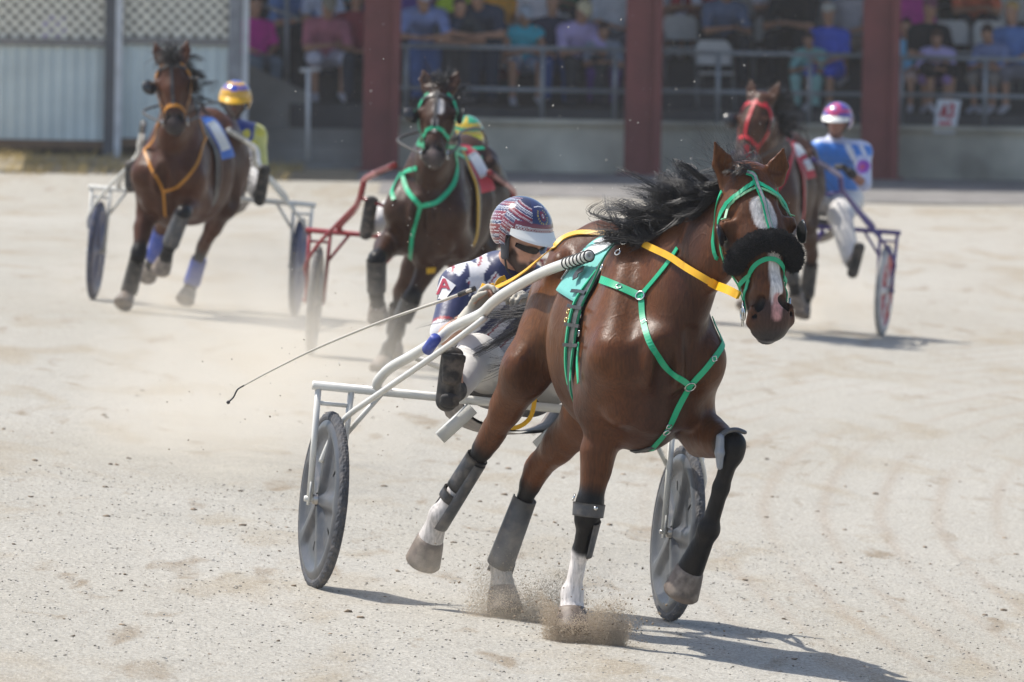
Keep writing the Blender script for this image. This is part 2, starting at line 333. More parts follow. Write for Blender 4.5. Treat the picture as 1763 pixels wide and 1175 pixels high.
def horse(label, fr, J, h, coat, group, dark=None, socks=(), hoofc=None):
    base = fr.w((J['wi'][0] - .5, J['wi'][1], 0)); root = thing('horse', label, 'horse', base, group)
    wi = np.array(J['wi'], float); ya = R(J.get('yaw', 0)); pi_ = R(J.get('pitch', 0)); ro = R(J.get('roll', 0))
    ef = np.array([math.cos(ya) * math.cos(pi_), math.sin(ya) * math.cos(pi_), math.sin(pi_)]); el = nrm(np.array([-math.sin(ya), math.cos(ya), math.tan(ro)])); el = nrm(el - ef * el.dot(ef)); eu = np.cross(ef, el)
    k_ = J.get('size', 1.0)
    T = lambda f, l, u: wi + k_ * (f * ef + l * el + u * eu)
    S = Sdf(); sg = lambda A, B, ra, rb=None, k=.05: S.seg(T(*A), T(*B), np.array(ra) * k_, None if rb is None else np.array(rb) * k_, k, el)
    # trunk
    sg((.10, 0, -.46), (-.42, 0, -.44), (.205, .34), (.285, .355), .08)
    sg((-.42, 0, -.44), (-.80, 0, -.39), (.285, .355), (.245, .30), .08)
    sg((-.80, 0, -.37), (-1.08, 0, -.31), (.25, .27), (.20, .235), .08)
    sg((.04, 0, -.12), (-.35, 0, -.17), (.075, .12), (.13, .12), .09)          # withers
    sg((-.40, 0, -.16), (-.85, 0, -.12), (.14, .10), (.13, .13), .08)           # loin
    sg((-.80, 0, -.105), (-1.16, 0, -.20), (.165, .13), (.085, .10), .07)          # croup
    sg((.12, 0, -.48), (.33, 0, -.46), (.19, .25), (.14, .15), .09)             # breast
    sg((.22, 0, -.66), (.02, 0, -.74), (.10, .10), (.10, .09), .08)             # sternum
    for s in (-1, 1):
        sg((-.02, .10 * s, -.14), (.26, .165 * s, -.47), (.07, .17), (.105, .13), .05)   # shoulder blade
        sg((.28, .155 * s, -.47), (.03, .19 * s, -.66), (.10, .12), (.085, .11), .05)    # upper arm
        sg((.25, .10 * s, -.52), (.22, .115 * s, -.66), (.085, .10), (.08, .09), .03)    # pectoral
        sg((-.12, .14 * s, -.32), (-.06, .18 * s, -.58), (.09, .16), (.08, .12), .06)    # triceps
        sg((-.82, .15 * s, -.15), (-.92, .185 * s, -.40), (.09, .12), (.12, .20), .07)   # hip
        sg((-1.02, .14 * s, -.27), (-1.16, .13 * s, -.50), (.115, .17), (.10, .13), .06) # buttock
    ct = lambda A, B, r, k=.04: S.seg(T(*A), T(*B), r * k_, r * k_, k, el, True)
    for s in (-1, 1):
        sg((-.70, .215 * s, -.14), (-.76, .225 * s, -.18), (.03, .04), (.03, .04), .05)      # point of hip
        sg((.0, .20 * s, -.30), (.16, .235 * s, -.46), (.022, .05), (.03, .06), .04)         # shoulder spine
    # legs
    lw = J.get('lw', 1.0); m2 = lambda *a: tuple(np.array(a) * lw)
    hz_ = J.get('hoof', lw)
    def leg(nm, fore, s):
        K, Ft, So = [np.array(q, float) for q in J[nm]]
        if fore:
            E = T(.02, .185 * s, -.68) if nm + 'e' not in J else np.array(J[nm + 'e'], float)
            S.seg(E, K, np.array((.074, .098)) * k_, np.array((.043, .047)) * k_, .05, el)
            d = nrm(K - E); S.seg(E + d * .10 + (0, .012 * s, 0), E * .5 + K * .5, (.06, .07), (.05, .055), .03, el)
            S.seg(K - d * .025, K + nrm(Ft - K) * .035, m2(.053, .056), m2(.048, .05), .025, el)
            up, lo = m2(.034, .042), m2(.031, .040)
        else:
            St = T(-.72, .20 * s, -.64) if nm + 's' not in J else np.array(J[nm + 's'], float)
            Hp = T(-.95, .15 * s, -.32); Bt = T(-1.14, .14 * s, -.48)
            S.seg(Hp, St, np.array((.125, .21)) * k_, np.array((.095, .12)) * k_, .06, el)
            S.seg(Bt, St * .45 + K * .55, np.array((.09, .13)) * k_, (.05, .055), .06, el)
            S.seg(St, K, np.array((.086, .108)) * k_, np.array((.041, .052)) * k_, .05, el)
            d = nrm(K - St); c = nrm(Ft - K); hk = nrm(d - c) * .05
            S.seg(K - d * .04, K + c * .06, (.046, .058), (.042, .05), .025, el)
            S.seg(K + hk * .7, K + hk * .3 - d * .10, (.028, .03), (.018, .022), .03, el)
            S.seg(K + hk * .3 - d * .10, St * .5 + K * .5, (.018, .022), (.035, .04), .04, el)
            up, lo = m2(.036, .046), m2(.034, .043)
        Mc = K * .5 + Ft * .5; S.seg(K, Mc, up, np.array(up) * .88, .02, el); S.seg(Mc, Ft, np.array(up) * .88, lo, .02, el)
        bk = -ef * .030 * lw; S.seg(K * .85 + Ft * .15 + bk * .7, Ft + bk, (.014 * lw, .016), (.016 * lw, .018), .012, el)
        S.seg(Ft + (0, 0, 1e-3), Ft, m2(.043, .052), m2(.043, .052), .02, el)
        a = nrm(So - Ft); cor = So - a * .078 * hz_
        S.seg(Ft, cor, m2(.034, .038), (.046 * hz_, .048 * hz_), .02, el)
        return K, Ft, So, cor, a
    legs = {nm: leg(nm, nm[1] == 'F', -1 if nm[0] == 'R' else 1) for nm in ('RF', 'LF', 'RH', 'LH')}
    # head
    po = np.array(J['poll'], float); mz = np.array(J['muz'], float); d = nrm(mz - po); L = np.linalg.norm(mz - po); q = L / .60
    fn = np.array(J.get('fn', (1, 0, 0)), float); fn = nrm(fn - d * fn.dot(d)); sd_ = np.cross(d, fn)
    if sd_[1] < 0: sd_ = -sd_
    hw = J.get('hw', 1.18); hd_ = J.get('hd', 1.05); lw = J.get('lw', 1.0)
    Hd = lambda t, s, n: po + q * (t * d + s * hw * sd_ + n * hd_ * fn)
    sc_ = np.array((hw, hd_)) * q
    hs = lambda A, B, ra, rb=None, k=.03, cut=False: S.seg(Hd(*A), Hd(*B), np.array(ra) * sc_, None if rb is None else np.array(rb) * sc_, k, sd_, cut)
    # neck
    N0 = T(.10, 0, -.27); N3 = Hd(.10, 0, -.10); N1 = N0 * .66 + N3 * .34 + J.get('crest', .05) * eu; N2 = N0 * .33 + N3 * .67 + J.get('crest', .05) * 1.1 * eu
    for A, B, ra, rb in ((N0, N1, (.135, .30), (.105, .235)), (N1, N2, (.105, .235), (.085, .17)), (N2, N3, (.085, .17), (.07, .12))):
        S.seg(A, B, np.array(ra) * k_, np.array(rb) * k_, .07, el)
    hs((.02, 0, -.035), (.16, 0, -.035), (.072, .075), (.098, .105), .04)
    hs((.16, 0, -.035), (.27, 0, -.03), (.098, .105), (.088, .115))
    hs((.27, 0, -.03), (.44, 0, -.005), (.088, .115), (.054, .075), .04)
    hs((.44, 0, -.002), (.555, 0, .0), (.052, .072), (.058, .064))
    hs((.545, 0, .012), (.575, 0, -.01), (.060, .052), (.048, .045), .02)
    hs((.575, 0, -.045), (.60, 0, -.045), (.036, .028), (.03, .025), .015)            # lower lip
    for s in (-1, 1):
        hs((.17, .045 * s, -.10), (.28, .04 * s, -.10), (.035, .075), (.03, .065), .035)  # jowl
        hs((.185, .082 * s, .018), (.225, .092 * s, .004), (.030, .028), (.026, .024), .02)   # brow
        hs((.27, .062 * s, -.01), (.40, .05 * s, -.012), (.022, .014), (.012, .010), .02)   # facial crest
        hs((.525, .040 * s, .036), (.562, .050 * s, .010), (.026, .023), (.022, .02), .015)  # nostril rim
        hs((.492, .031 * s, .055), (.538, .047 * s, .030), (.015, .020), (.014, .018), .008, True)
        hs((.575, .06 * s, -.026), (.54, .075 * s, -.035), (.012, .006), (.01, .005), .01, True)
        hs((.235, .105 * s, .0), (.24, .107 * s, .002), (.022, .022), None, .012, True)
        hs((.13, .085 * s, .035), (.15, .09 * s, .03), (.022, .02), None, .03, True)
        hs((.30, .085 * s, .035), (.42, .068 * s, .02), (.022, .02), (.02, .018), .03, True)
        hs((.21, .08 * s, .03), (.26, .088 * s, -.01), (.012, .012), (.01, .01), .015)
    ears = J.get('ears') or [(Hd(.0, -.065, -.02), Hd(-.155, -.10, -.01)), (Hd(.0, .065, -.02), Hd(-.155, .10, -.01))]
    for A, B in ears:
        A, B = np.array(A), np.array(B); m = A * .5 + B * .5
        ew = J.get('ew', 1.15); S.seg(A, m, (.036 * ew, .026), (.035 * ew, .024), .025, sd_); S.seg(m, B, (.035 * ew, .024), (.006, .006), .01, sd_)
        f2 = fn * .024
        S.seg(A * .75 + B * .25 + f2, m + f2, (.021 * ew, .015), (.024 * ew, .014), .01, sd_, True); S.seg(m + f2, A * .12 + B * .88 + f2 * .5, (.024 * ew, .014), (.004, .005), .008, sd_, True)
    for s in (-1, 1):
        ct((-.17, .30 * s, -.24), (-.09, .315 * s, -.60), .030, .05); ct((.02, .26 * s, -.22), (.20, .315 * s, -.40), .022, .04)
        ct((-.97, .315 * s, -.30), (-1.02, .315 * s, -.58), .030, .05); ct((-.60, .33 * s, -.42), (-.66, .30 * s, -.62), .05, .07)
    for s in (-1, 1): ct((.445, .105 * s, -.36), (.41, .125 * s, -.62), .024, .03); ct((.16, .315 * s, -.40), (.16, .30 * s, -.66), .018, .03)
    ct((.475, 0, -.42), (.34, 0, -.74), .042, .03)
    V, F = S.mesh(h)
    dk = dark or BLACK
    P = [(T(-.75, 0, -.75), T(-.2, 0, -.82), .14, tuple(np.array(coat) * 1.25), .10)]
    P += [(Hd(.53, 0, .0), Hd(.60, 0, -.01), .088, (.030, .026, .027), .035)]
    for s in (-1, 1): P += [(Hd(.22, .10 * s, .0), Hd(.25, .10 * s, 0), .03, (.012, .009, .008), .02)]
    for s in (-1, 1): P += [(Hd(.497, .031 * s, .047), Hd(.535, .046 * s, .026), .016, (.004, .0035, .0035), .004)]
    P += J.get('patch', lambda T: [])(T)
    for nm, (K, Ft, So, cor, a) in legs.items():
        e = K - nrm(Ft - K) * .0
        P += [(K, Ft, .105, dk, .03) if nm[1] == 'F' else (K * .72 + Ft * .28, Ft, .085, dk, .035), (Ft, So, .12, dk, .02)]
    for nm, fr_ in socks:
        K, Ft, So, cor, a = legs[nm]; P += [(Ft + (K - Ft) * fr_, So, .075, WHITE if nm != 'LH' else (.40, .36, .31), .012)]
    for A, B, r, c, sft in J.get('marks', []): P.append((Hd(*A), Hd(*B), r, c, sft))
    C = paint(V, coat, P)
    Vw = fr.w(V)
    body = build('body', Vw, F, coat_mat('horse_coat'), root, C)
    bvh = BVHTree.FromPolygons(Vw.tolist(), F.tolist())
    hm = mat('hoof_horn', hoofc or (.13, .10, .08), .6, var=.35, vs=25, dust=.7)
    for nm, (K, Ft, So, cor, a) in legs.items():
        fw = nrm(ef + a * .3 + np.array(J.get(nm + 'f', (0, 0, 0)), float))
        v, f_ = ring_mesh(cor, a, fw, [tuple(np.array(x) * hz_) for x in ((-.012, .045, .044, 0), (0, .051, .049, .002), (.03, .058, .055, .009), (.06, .064, .060, .017), (.078, .067, .063, .021), (.086, .062, .058, .020), (.088, .03, .03, .018))])
        build('hoof', fr.w(v), f_, hm, root)
    for s in (-1, 1):
        b = MB().ball(fr.w(Hd(.235, .088 * s, .0)), .021 * q, 14, 10); b.build('eye', mat('eye_dark', (.01, .006, .004), .08, spec=.8), root)
    return dict(root=root, bvh=bvh, Hd=Hd, T=T, legs=legs, fr=fr, d=d, sd=sd_, fn=fn, ef=ef, el=el, eu=eu, q=q, N=(N0, N1, N2, N3))
def mane(H, n, length, r, d0, d1, m, lock=150, back=.0):
    N0, N1, N2, N3 = H['N']; C = crv([N0 + H['eu'] * .22 , N1 + H['eu'] * .20, N2 + H['eu'] * .15, N3 + H['eu'] * .10], 12)
    i = RNG.uniform(0, len(C) - 1.01, n); a = i.astype(int); f = (i - a)[:, None]; rt = C[a] * (1 - f) + C[a + 1] * f + RNG.normal(0, .012, (n, 3))
    fr = H['fr']; W = []
    for p in rt:
        g = H['bvh'].find_nearest(Vector(fr.w(p))); W.append(np.array(g[0]) if g[0] is not None else fr.w(p))
    return hair('mane', locks(np.array(W), nrm(np.array(d0) @ fr.M), nrm(np.array(d1) @ fr.M), length, 11, .19, .028, lock), r, m, H['root'])
def boot_shell(fr, A, B, ra, rb, side, arc0, arc1, m, parent, name='leg_boot', th=.006, n=14, k=7, S=(0, 1, 0)):
    """a shell wrapped part way round a leg, from A down to B"""
    A = np.asarray(A, float); B = np.asarray(B, float); d = nrm(B - A); s = np.asarray(S, float); s = nrm(s - d * s.dot(d)); f = np.cross(s, d)
    if f[0] < 0: f = -f
    V = []
    for o in (0, th):
        for i in range(k):
            t = i / (k - 1)
            for j in range(n):
                a = R(arc0 + (arc1 - arc0) * j / (n - 1)); r1 = ra[0] * (1 - t) + rb[0] * t + o; r2 = ra[1] * (1 - t) + rb[1] * t + o
                V.append(A + (B - A) * t + f * math.cos(a) * r2 + s * math.sin(a) * r1 * side)
    g = lambda o, i, j: o * n * k + i * n + j
    F = [[g(o, i, j), g(o, i, j + 1), g(o, i + 1, j + 1), g(o, i + 1, j)] for o in (0, 1) for i in range(k - 1) for j in range(n - 1)]
    for i in range(k - 1):
        for j in (0, n - 1): F.append([g(0, i, j), g(1, i, j), g(1, i + 1, j), g(0, i + 1, j)])
    for j in range(n - 1):
        for i in (0, k - 1): F.append([g(0, i, j), g(1, i, j), g(1, i, j + 1), g(0, i, j + 1)])
    return build(name, fr.w(np.array(V)), F, m, parent)
def blinker(H, s, m, ang=25, r=.062):
    V = []; q = H['q']; fr = H['fr']; a = R(ang)
    C = H['Hd'](.235, .115 * s, -.005); out = nrm(H['sd'] * s * math.sin(a) + H['fn'] * math.cos(a)); dn = H['d']; nn = nrm(np.cross(out, dn))
    n = 16
    for o in (0, .006):
        V.append(C + out * .05 * q + nn * (o + .012))
        for i in range(n):
            t = 2 * math.pi * i / n; rr = r * q * (1 + .12 * math.cos(2 * t))
            V.append(C + out * (.05 * q + rr * math.cos(t) * .95) + dn * rr * math.sin(t) * 1.1 + nn * (o - .02 * (math.cos(t) > .2) * math.cos(t)))
    F = [[0, 1 + i, 1 + (i + 1) % n] for i in range(n)] + [[n + 1, n + 2 + (i + 1) % n, n + 2 + i] for i in range(n)] + [[1 + i, n + 2 + i, n + 2 + (i + 1) % n, 1 + (i + 1) % n] for i in range(n)]
    return build('blinker', fr.w(np.array(V)), F, m, H['root'])
def band(H, t, off, wd, m, name, arc=(-130, 130), parent=None, rise=0.):   # a strap round the nose or brow, found on the head's surface
    fr = H['fr']; P = []; N = []
    for a in np.linspace(arc[0], arc[1], 40):
        a = R(a); C = H['Hd'](t, 0, -.02); dr = H['fn'] * math.cos(a) + H['sd'] * math.sin(a)
        o = fr.w(C + dr * .3 + H['d'] * rise * (1 - math.cos(a))); g = H['bvh'].ray_cast(Vector(o), Vector(-(dr @ fr.M)))
        if g[0] is None: continue
        nn = dr @ fr.M; P.append(np.array(g[0]) + nn * off); N.append(nn)
    if len(P) < 4: return None
    P = np.array(P)
    for _ in range(2): P[1:-1] = (P[:-2] + 2 * P[1:-1] + P[2:]) / 4
    return strap(name, P, N, wd, m, parent or H['root'])
def hline(H, pts, n=8, off=.006):           # a strap along head coordinates (t, s, n guess)
    fr = H['fr']; P = []; N = []
    for q in crv(pts, n):
        g = H['bvh'].find_nearest(Vector(fr.w(H['Hd'](*q)))); P.append(np.array(g[0]) + np.array(g[1]) * off); N.append(np.array(g[1]))
    P = np.array(P); N = np.array(N)
    for _ in range(3): N[1:-1] = (N[:-2] + 2 * N[1:-1] + N[2:]) / 4
    return P, N
def girth(H, f0, m, name, wd, off, lo=-.78, tilt=0., parent=None, arc=(-150, 150)):
    fr = H['fr']; P = []; N = []
    for a in np.linspace(arc[0], arc[1], 60):
        a = R(a); dr = H['eu'] * math.cos(a) + H['el'] * math.sin(a); C = H['T'](f0 + tilt * (1 - math.cos(a)), 0, -.40)
        g = H['bvh'].ray_cast(Vector(fr.w(C + dr * 1.0)), Vector(-(dr @ fr.M)))
        if g[0] is None: continue
        N.append(dr @ fr.M); P.append(np.array(g[0]) + N[-1] * off)
    P = np.array(P)
    for _ in range(4): P[1:-1] = (P[:-2] + 2 * P[1:-1] + P[2:]) / 4
    return strap(name, P, N, wd, m, parent or H['root'], .008)
def cloth_patch(H, quad, m, name, n=14, off=.012, parent=None, uv=None):
    q = np.array(quad, float); fr = H['fr']; V = []; k = n + 1
    for i in range(k):
        for j in range(k):
            a, b = i / n, j / n; p = (q[0] * (1 - b) + q[1] * b) * (1 - a) + (q[3] * (1 - b) + q[2] * b) * a
            C = H['T'](p[0], 0, -.40); dr = math.cos(R(p[1])) * H['eu'] + math.sin(R(p[1])) * H['el']
            g = H['bvh'].ray_cast(Vector(fr.w(C + dr * 1.0)), Vector(-(dr @ fr.M))); nn = dr @ fr.M
            V.append(np.array(g[0] if g[0] is not None else fr.w(C + dr * .3)) + nn * off)
    V = np.array(V); G = V.reshape(k, k, 3)
    for _ in range(2): G[1:-1, 1:-1] = (G[:-2, 1:-1] + G[2:, 1:-1] + G[1:-1, :-2] + G[1:-1, 2:]) / 4
    nrmv = nrm(np.cross(G[0, -1] - G[0, 0], G[-1, 0] - G[0, 0])); ctr = G.reshape(-1, 3).mean(0)
    V2 = np.concatenate([G.reshape(-1, 3), G.reshape(-1, 3) - (ctr - fr.w(H['T'](-.2, 0, -.4))) / np.linalg.norm(ctr - fr.w(H['T'](-.2, 0, -.4))) * .006])
    F = [[i * k + j, i * k + j + 1, (i + 1) * k + j + 1, (i + 1) * k + j] for i in range(n) for j in range(n)]
    F = F + [[a + k * k for a in f] for f in F]
    for i in range(n):
        for a, b in ((i, i + 1), (n * k + i, n * k + i + 1), (i * k, (i + 1) * k), (i * k + n, (i + 1) * k + n)): F.append([a, b, b + k * k, a + k * k])
    return build(name, V2, F, m, parent or H['root'])
# ------------------------------------------------------------------ sulkies
def wheel(fr, C, col_tyre, col_disc, parent, star=None, n=96):
    Rw = .36; w_ = thing('wheel', None, None, fr.w(C)); w_.parent = parent; w_.location = tuple(fr.w(C) - LOC[parent.name])
    C = np.asarray(C, float); pt = lambda r, th, y: C + [r * math.cos(th), y, r * math.sin(th)]
    V = []; N1 = n * 2; K = 12
    for i in range(N1):
        th = 2 * math.pi * i / N1
        for j in range(K):
            p = 2 * math.pi * j / K; r = .021
            tread = (j in (0, 1, 11)) * .0035 * ((i + (j == 1) - (j == 11)) % 4 < 2) - (j in (2, 10)) * .0022 * (i % 3 == 0)
            r += tread; V.append(pt(Rw - .022 + r * math.cos(p), th, r * math.sin(p)))
    F = [[i * K + j, i * K + (j + 1) % K, ((i + 1) % N1) * K + (j + 1) % K, ((i + 1) % N1) * K + j] for i in range(N1) for j in range(K)]
    build('tyre', fr.w(np.array(V)), F, mat('tyre_' + col_tyre[1:], col_tyre, .85, var=.25, vs=30, dust=.25), w_, smooth=False)
    rs = [.028, .06, .10, .14, .18, .22, .255, .275, .29, .30, .315, .328]; V = []; cols = []; F = []; ns = 5
    for sgn in (1, -1):
        for a, r in enumerate(rs):
            for i in range(n):
                th = 2 * math.pi * i / n; ph = ((th / (2 * math.pi) * ns + .5) % 1 - .5) * 2 * math.pi / ns
                hw = .030 + .010 * (r > .24); sp = 1 - float(ss(hw * .55, hw * 1.3, abs(ph) * r))
                y = .006 + .024 * sp * (1 - .3 * r / .33); rim = float(ss(.262, .292, r)); y = y * (1 - rim) + .026 * rim
                y *= 1 - .45 * float(ss(.305, .33, r)); y = max(y, .026 * (r < .05))
                V.append(pt(r, th, sgn * y)); cols.append(star if (star is not None and (sp > .5 or rim > .5)) else col_disc)
    m_ = len(rs)
    for o in (0, 1):
        for a in range(m_ - 1):
            for i in range(n):
                ph = ((i + .5) / n * ns) % 1
                if a == 4 and abs(ph - .5) < .035: continue
                q = [a * n + i, a * n + (i + 1) % n, (a + 1) * n + (i + 1) % n, (a + 1) * n + i]; q = [x + o * n * m_ for x in q]; F.append(q if o else q[::-1])
    build('disc', fr.w(np.array(V)), F, mat('wheel_disc', attr=True, rough=.42, var=.12, vs=14, dust=.12), w_, np.array(cols))
    hb = MB().tube(fr.w([C + [0, -.045, 0], C + [0, .045, 0]]), .021, 14); hb.tube(fr.w([C + [0, -.075, 0], C + [0, .075, 0]]), .009, 8); hb.build('hub', mat('steel_dusty', (.42, .40, .37), .4, .8, dust=.5), w_)
    return w_
def sulky(label, fr, vo, m, tyre, disc, sh, star=None, seatm=None, gap=.745, low=None, seatw=(-.23, .27), wheels=(-1, 1)):
    root = thing('sulky', label, 'sulky', fr.w((0, vo, 0)), 'two wheeled race sulkies'); W = fr.w
    for s in (-1, 1): wheel(fr, (0, vo + s * gap, .36), tyre, disc, root, star)
    hb = .82; e = gap + .095
    b = MB().tube(W([(0, vo - e, hb), (0, vo + e, hb)]), .0185, 14); b.build('crossbar', m, root)
    for s in (-1, 1):
        f = MB(); o = vo + s * (gap + .058); i_ = vo + s * (gap - .058)
        f.tube(W([(0, o + s * .012, hb - .012), (0, o, .36)]), .0135, 10); f.tube(W([(0, i_ - s * .01, hb - .012), (0, i_, .36)]), .0135, 10)
        f.tube(W([(0, o, hb - .07), (0, i_, hb - .07)]), .009, 8)
        f.bar(W((0, o + s * .004, .43)), W((0, o + s * .004, .335)), .030, .008, up=fr.L); f.bar(W((0, i_, .43)), W((0, i_, .335)), .030, .008, up=fr.L)
        f.tube(W([(0, o - s * .03, .36), (0, o + s * .022, .36)]), .012, 8)
        f.build('fork', m, root)
    shafts = []
    for s in (-1, 1):
        P = sh[s]; C = crv(P, 8); t = MB().tube(W(C), .0215, 14)
        t.torus(W(P[-1]), fr.w(P[-1]) - fr.w(P[-2]), .012, .010, 14, 6); so_ = t.build('shaft', m, root); shafts.append(C)
        for j in range(7):
            p_ = C[-5] * (1 - j / 6) + C[-1] * j / 6; MB().torus(W(p_), W(C[-1]) - W(C[-2]), .0222, .0036, 16, 6).build('grip_ring', mat('rubber_grip', (.03, .03, .03), .6), so_)
        lo = (low or {}).get(s)
        if lo is None:
            o = vo + s * (gap + .07); lo = [(.02, o, .52), (.06, o, .60), (.16, o - s * .08, .74), (.32, o - s * .22, .90), tuple(C[int(len(C) * .42)])]
        MB().tube(W(crv(lo, 6)), .0125, 10).build('stay', m, root)
        MB().tube(W([(0, vo + s * (gap - .2), hb), (-.02, vo + s * (gap - .06), .62)]), .011, 8).build('brace', m, root)
        fz = P[min(3, len(P) - 1)]; MB().tube(W([(fz[0] - .05, fz[1] - s * .01, fz[2] - .01), (fz[0] - .05, fz[1] - s * .16, fz[2] - .05)]), .012, 8).build('foot_rest', m, root)
    sm = seatm or mat('seat_vinyl', (.09, .085, .08), .5)
    s0, s1 = seatw; S = Sdf(); S.seg((-.30, vo + s0 + .06, .845), (-.30, vo + s1 - .06, .845), (.15, .035), None, .02, (1, 0, 0)); V, F = S.mesh(.015); build('seat', W(V), F, sm, root)
    und = MB(); V = []
    for i in range(9):
        for j in range(13):
            a = -1 + 2 * j / 12; V.append((-.46 + .40 * i / 8, vo + (s0 + s1) / 2 + a * (s1 - s0) * .5, .80 - .13 * math.sqrt(max(0, 1 - a * a)) * (1 - .25 * i / 8)))
    F = [[i * 13 + j, i * 13 + j + 1, (i + 1) * 13 + j + 1, (i + 1) * 13 + j] for i in range(8) for j in range(12)]
    V2 = [(x, y, z + .012) for x, y, z in V]; F2 = F + [[a + 117 for a in f[::-1]] for f in F]; build('seat_shell', W(np.array(V + V2)), F2, mat('seat_shell', (.12, .10, .085), .6, dust=.5), root)
    for s, q in ((-1, s0), (1, s1)):
        k = MB().bar(W((.01, vo + q * .85, .79)), W((-.02, vo + q * .85 - .115, .655)), .05, .035, up=fr.F); k.build('seat_bracket', m, root)
    return root, shafts
# ------------------------------------------------------------------ people
SKIN = (.42, .235, .155)
def hand(S, wrist, d, pn, size=1., curl=1.1, thumb=1, k=.006):
    """palm and five fingers, bent by curl towards -pn; adds to S"""
    d = nrm(d); pn = np.asarray(pn, float); pn = nrm(pn - d * d.dot(pn)); sd_ = np.cross(pn, d) * thumb; z = size
    w0 = np.asarray(wrist, float); pe = w0 + d * .085 * z
    S.seg(w0, w0 + d * .03 * z, (.026 * z, .019 * z), (.034 * z, .016 * z), .015, sd_); S.seg(w0 + d * .025 * z, pe, (.036 * z, .016 * z), (.040 * z, .014 * z), .01, sd_)
    for i, (o, l, c) in enumerate(((-.030, .068, 1.1), (-.0105, .078, 1.0), (.0105, .082, .95), (.030, .074, .85))):
        p = pe + sd_ * o * z; a = curl * c * .45
        for j, fl in enumerate((.45, .32, .25)):
            dd = d * math.cos(a) - pn * math.sin(a); q = p + dd * l * fl * z; r = (.0100, .0092, .0082, .0074); S.seg(p, q, r[j] * z, r[j + 1] * z, .004, sd_); p = q; a += curl * .75 * c
    p = w0 + d * .028 * z + sd_ * .026 * z; dd = nrm(d * .65 + sd_ * .65 - pn * .35)
    for j, l in enumerate((.04, .032, .026)):
        q = p + dd * l * z; S.seg(p, q, (.0135 - .002 * j) * z, (.0115 - .002 * j) * z, .008, sd_); p = q; dd = nrm(dd - pn * .3 * curl + d * .25 - sd_ * .18)
def head_sdf(S, c, f, up, z=1.):
    f = nrm(f); up = nrm(np.asarray(up, float) - f * f.dot(up)); s = np.cross(up, f); H = lambda a, b, e: np.asarray(c, float) + z * (a * f + b * s + e * up)
    g = lambda A, B, ra, rb=None, k=.02, cut=False: S.seg(H(*A), H(*B), np.array(ra) * z, None if rb is None else np.array(rb) * z, k, s, cut)
    g((-.02, 0, .03), (.012, 0, .03), (.076, .092), (.074, .088), .03)
    g((.03, 0, .0), (.052, 0, -.07), (.058, .05), (.040, .038), .03)
    g((.062, 0, -.088), (.070, 0, -.092), (.022, .018), None, .02)               # chin
    for q in (-1, 1):
        g((-.01, .055 * q, -.045), (.05, .03 * q, -.085), (.02, .022), (.018, .018), .02)   # jaw
        g((.062, .035 * q, -.012), (.05, .055 * q, -.008), (.016, .014), (.016, .014), .015)  # cheek
        g((.081, .012 * q, .034), (.070, .045 * q, .034), (.010, .009), (.010, .009), .012)   # brow
        g((.086, .031 * q, .014), (.088, .031 * q, .014), (.013, .009), None, .008, True)
        g((-.012, .074 * q, .025), (-.015, .080 * q, -.015), (.008, .018), (.008, .012), .008)   # ear
    g((.088, 0, .02), (.106, 0, -.020), (.008, .010), (.013, .013), .010)           # nose
    for q in (-1, 1): g((.094, .012 * q, -.024), (.096, .013 * q, -.022), .0085, None, .006)
    g((.088, -.017, -.050), (.088, .017, -.050), (.009, .007), None, .008)
    g((.086, -.015, -.061), (.086, .015, -.061), (.009, .007), None, .008)
    g((.100, -.02, -.0555), (.100, .02, -.0555), (.004, .0025), None, .004, True)
    return H, f, s, up
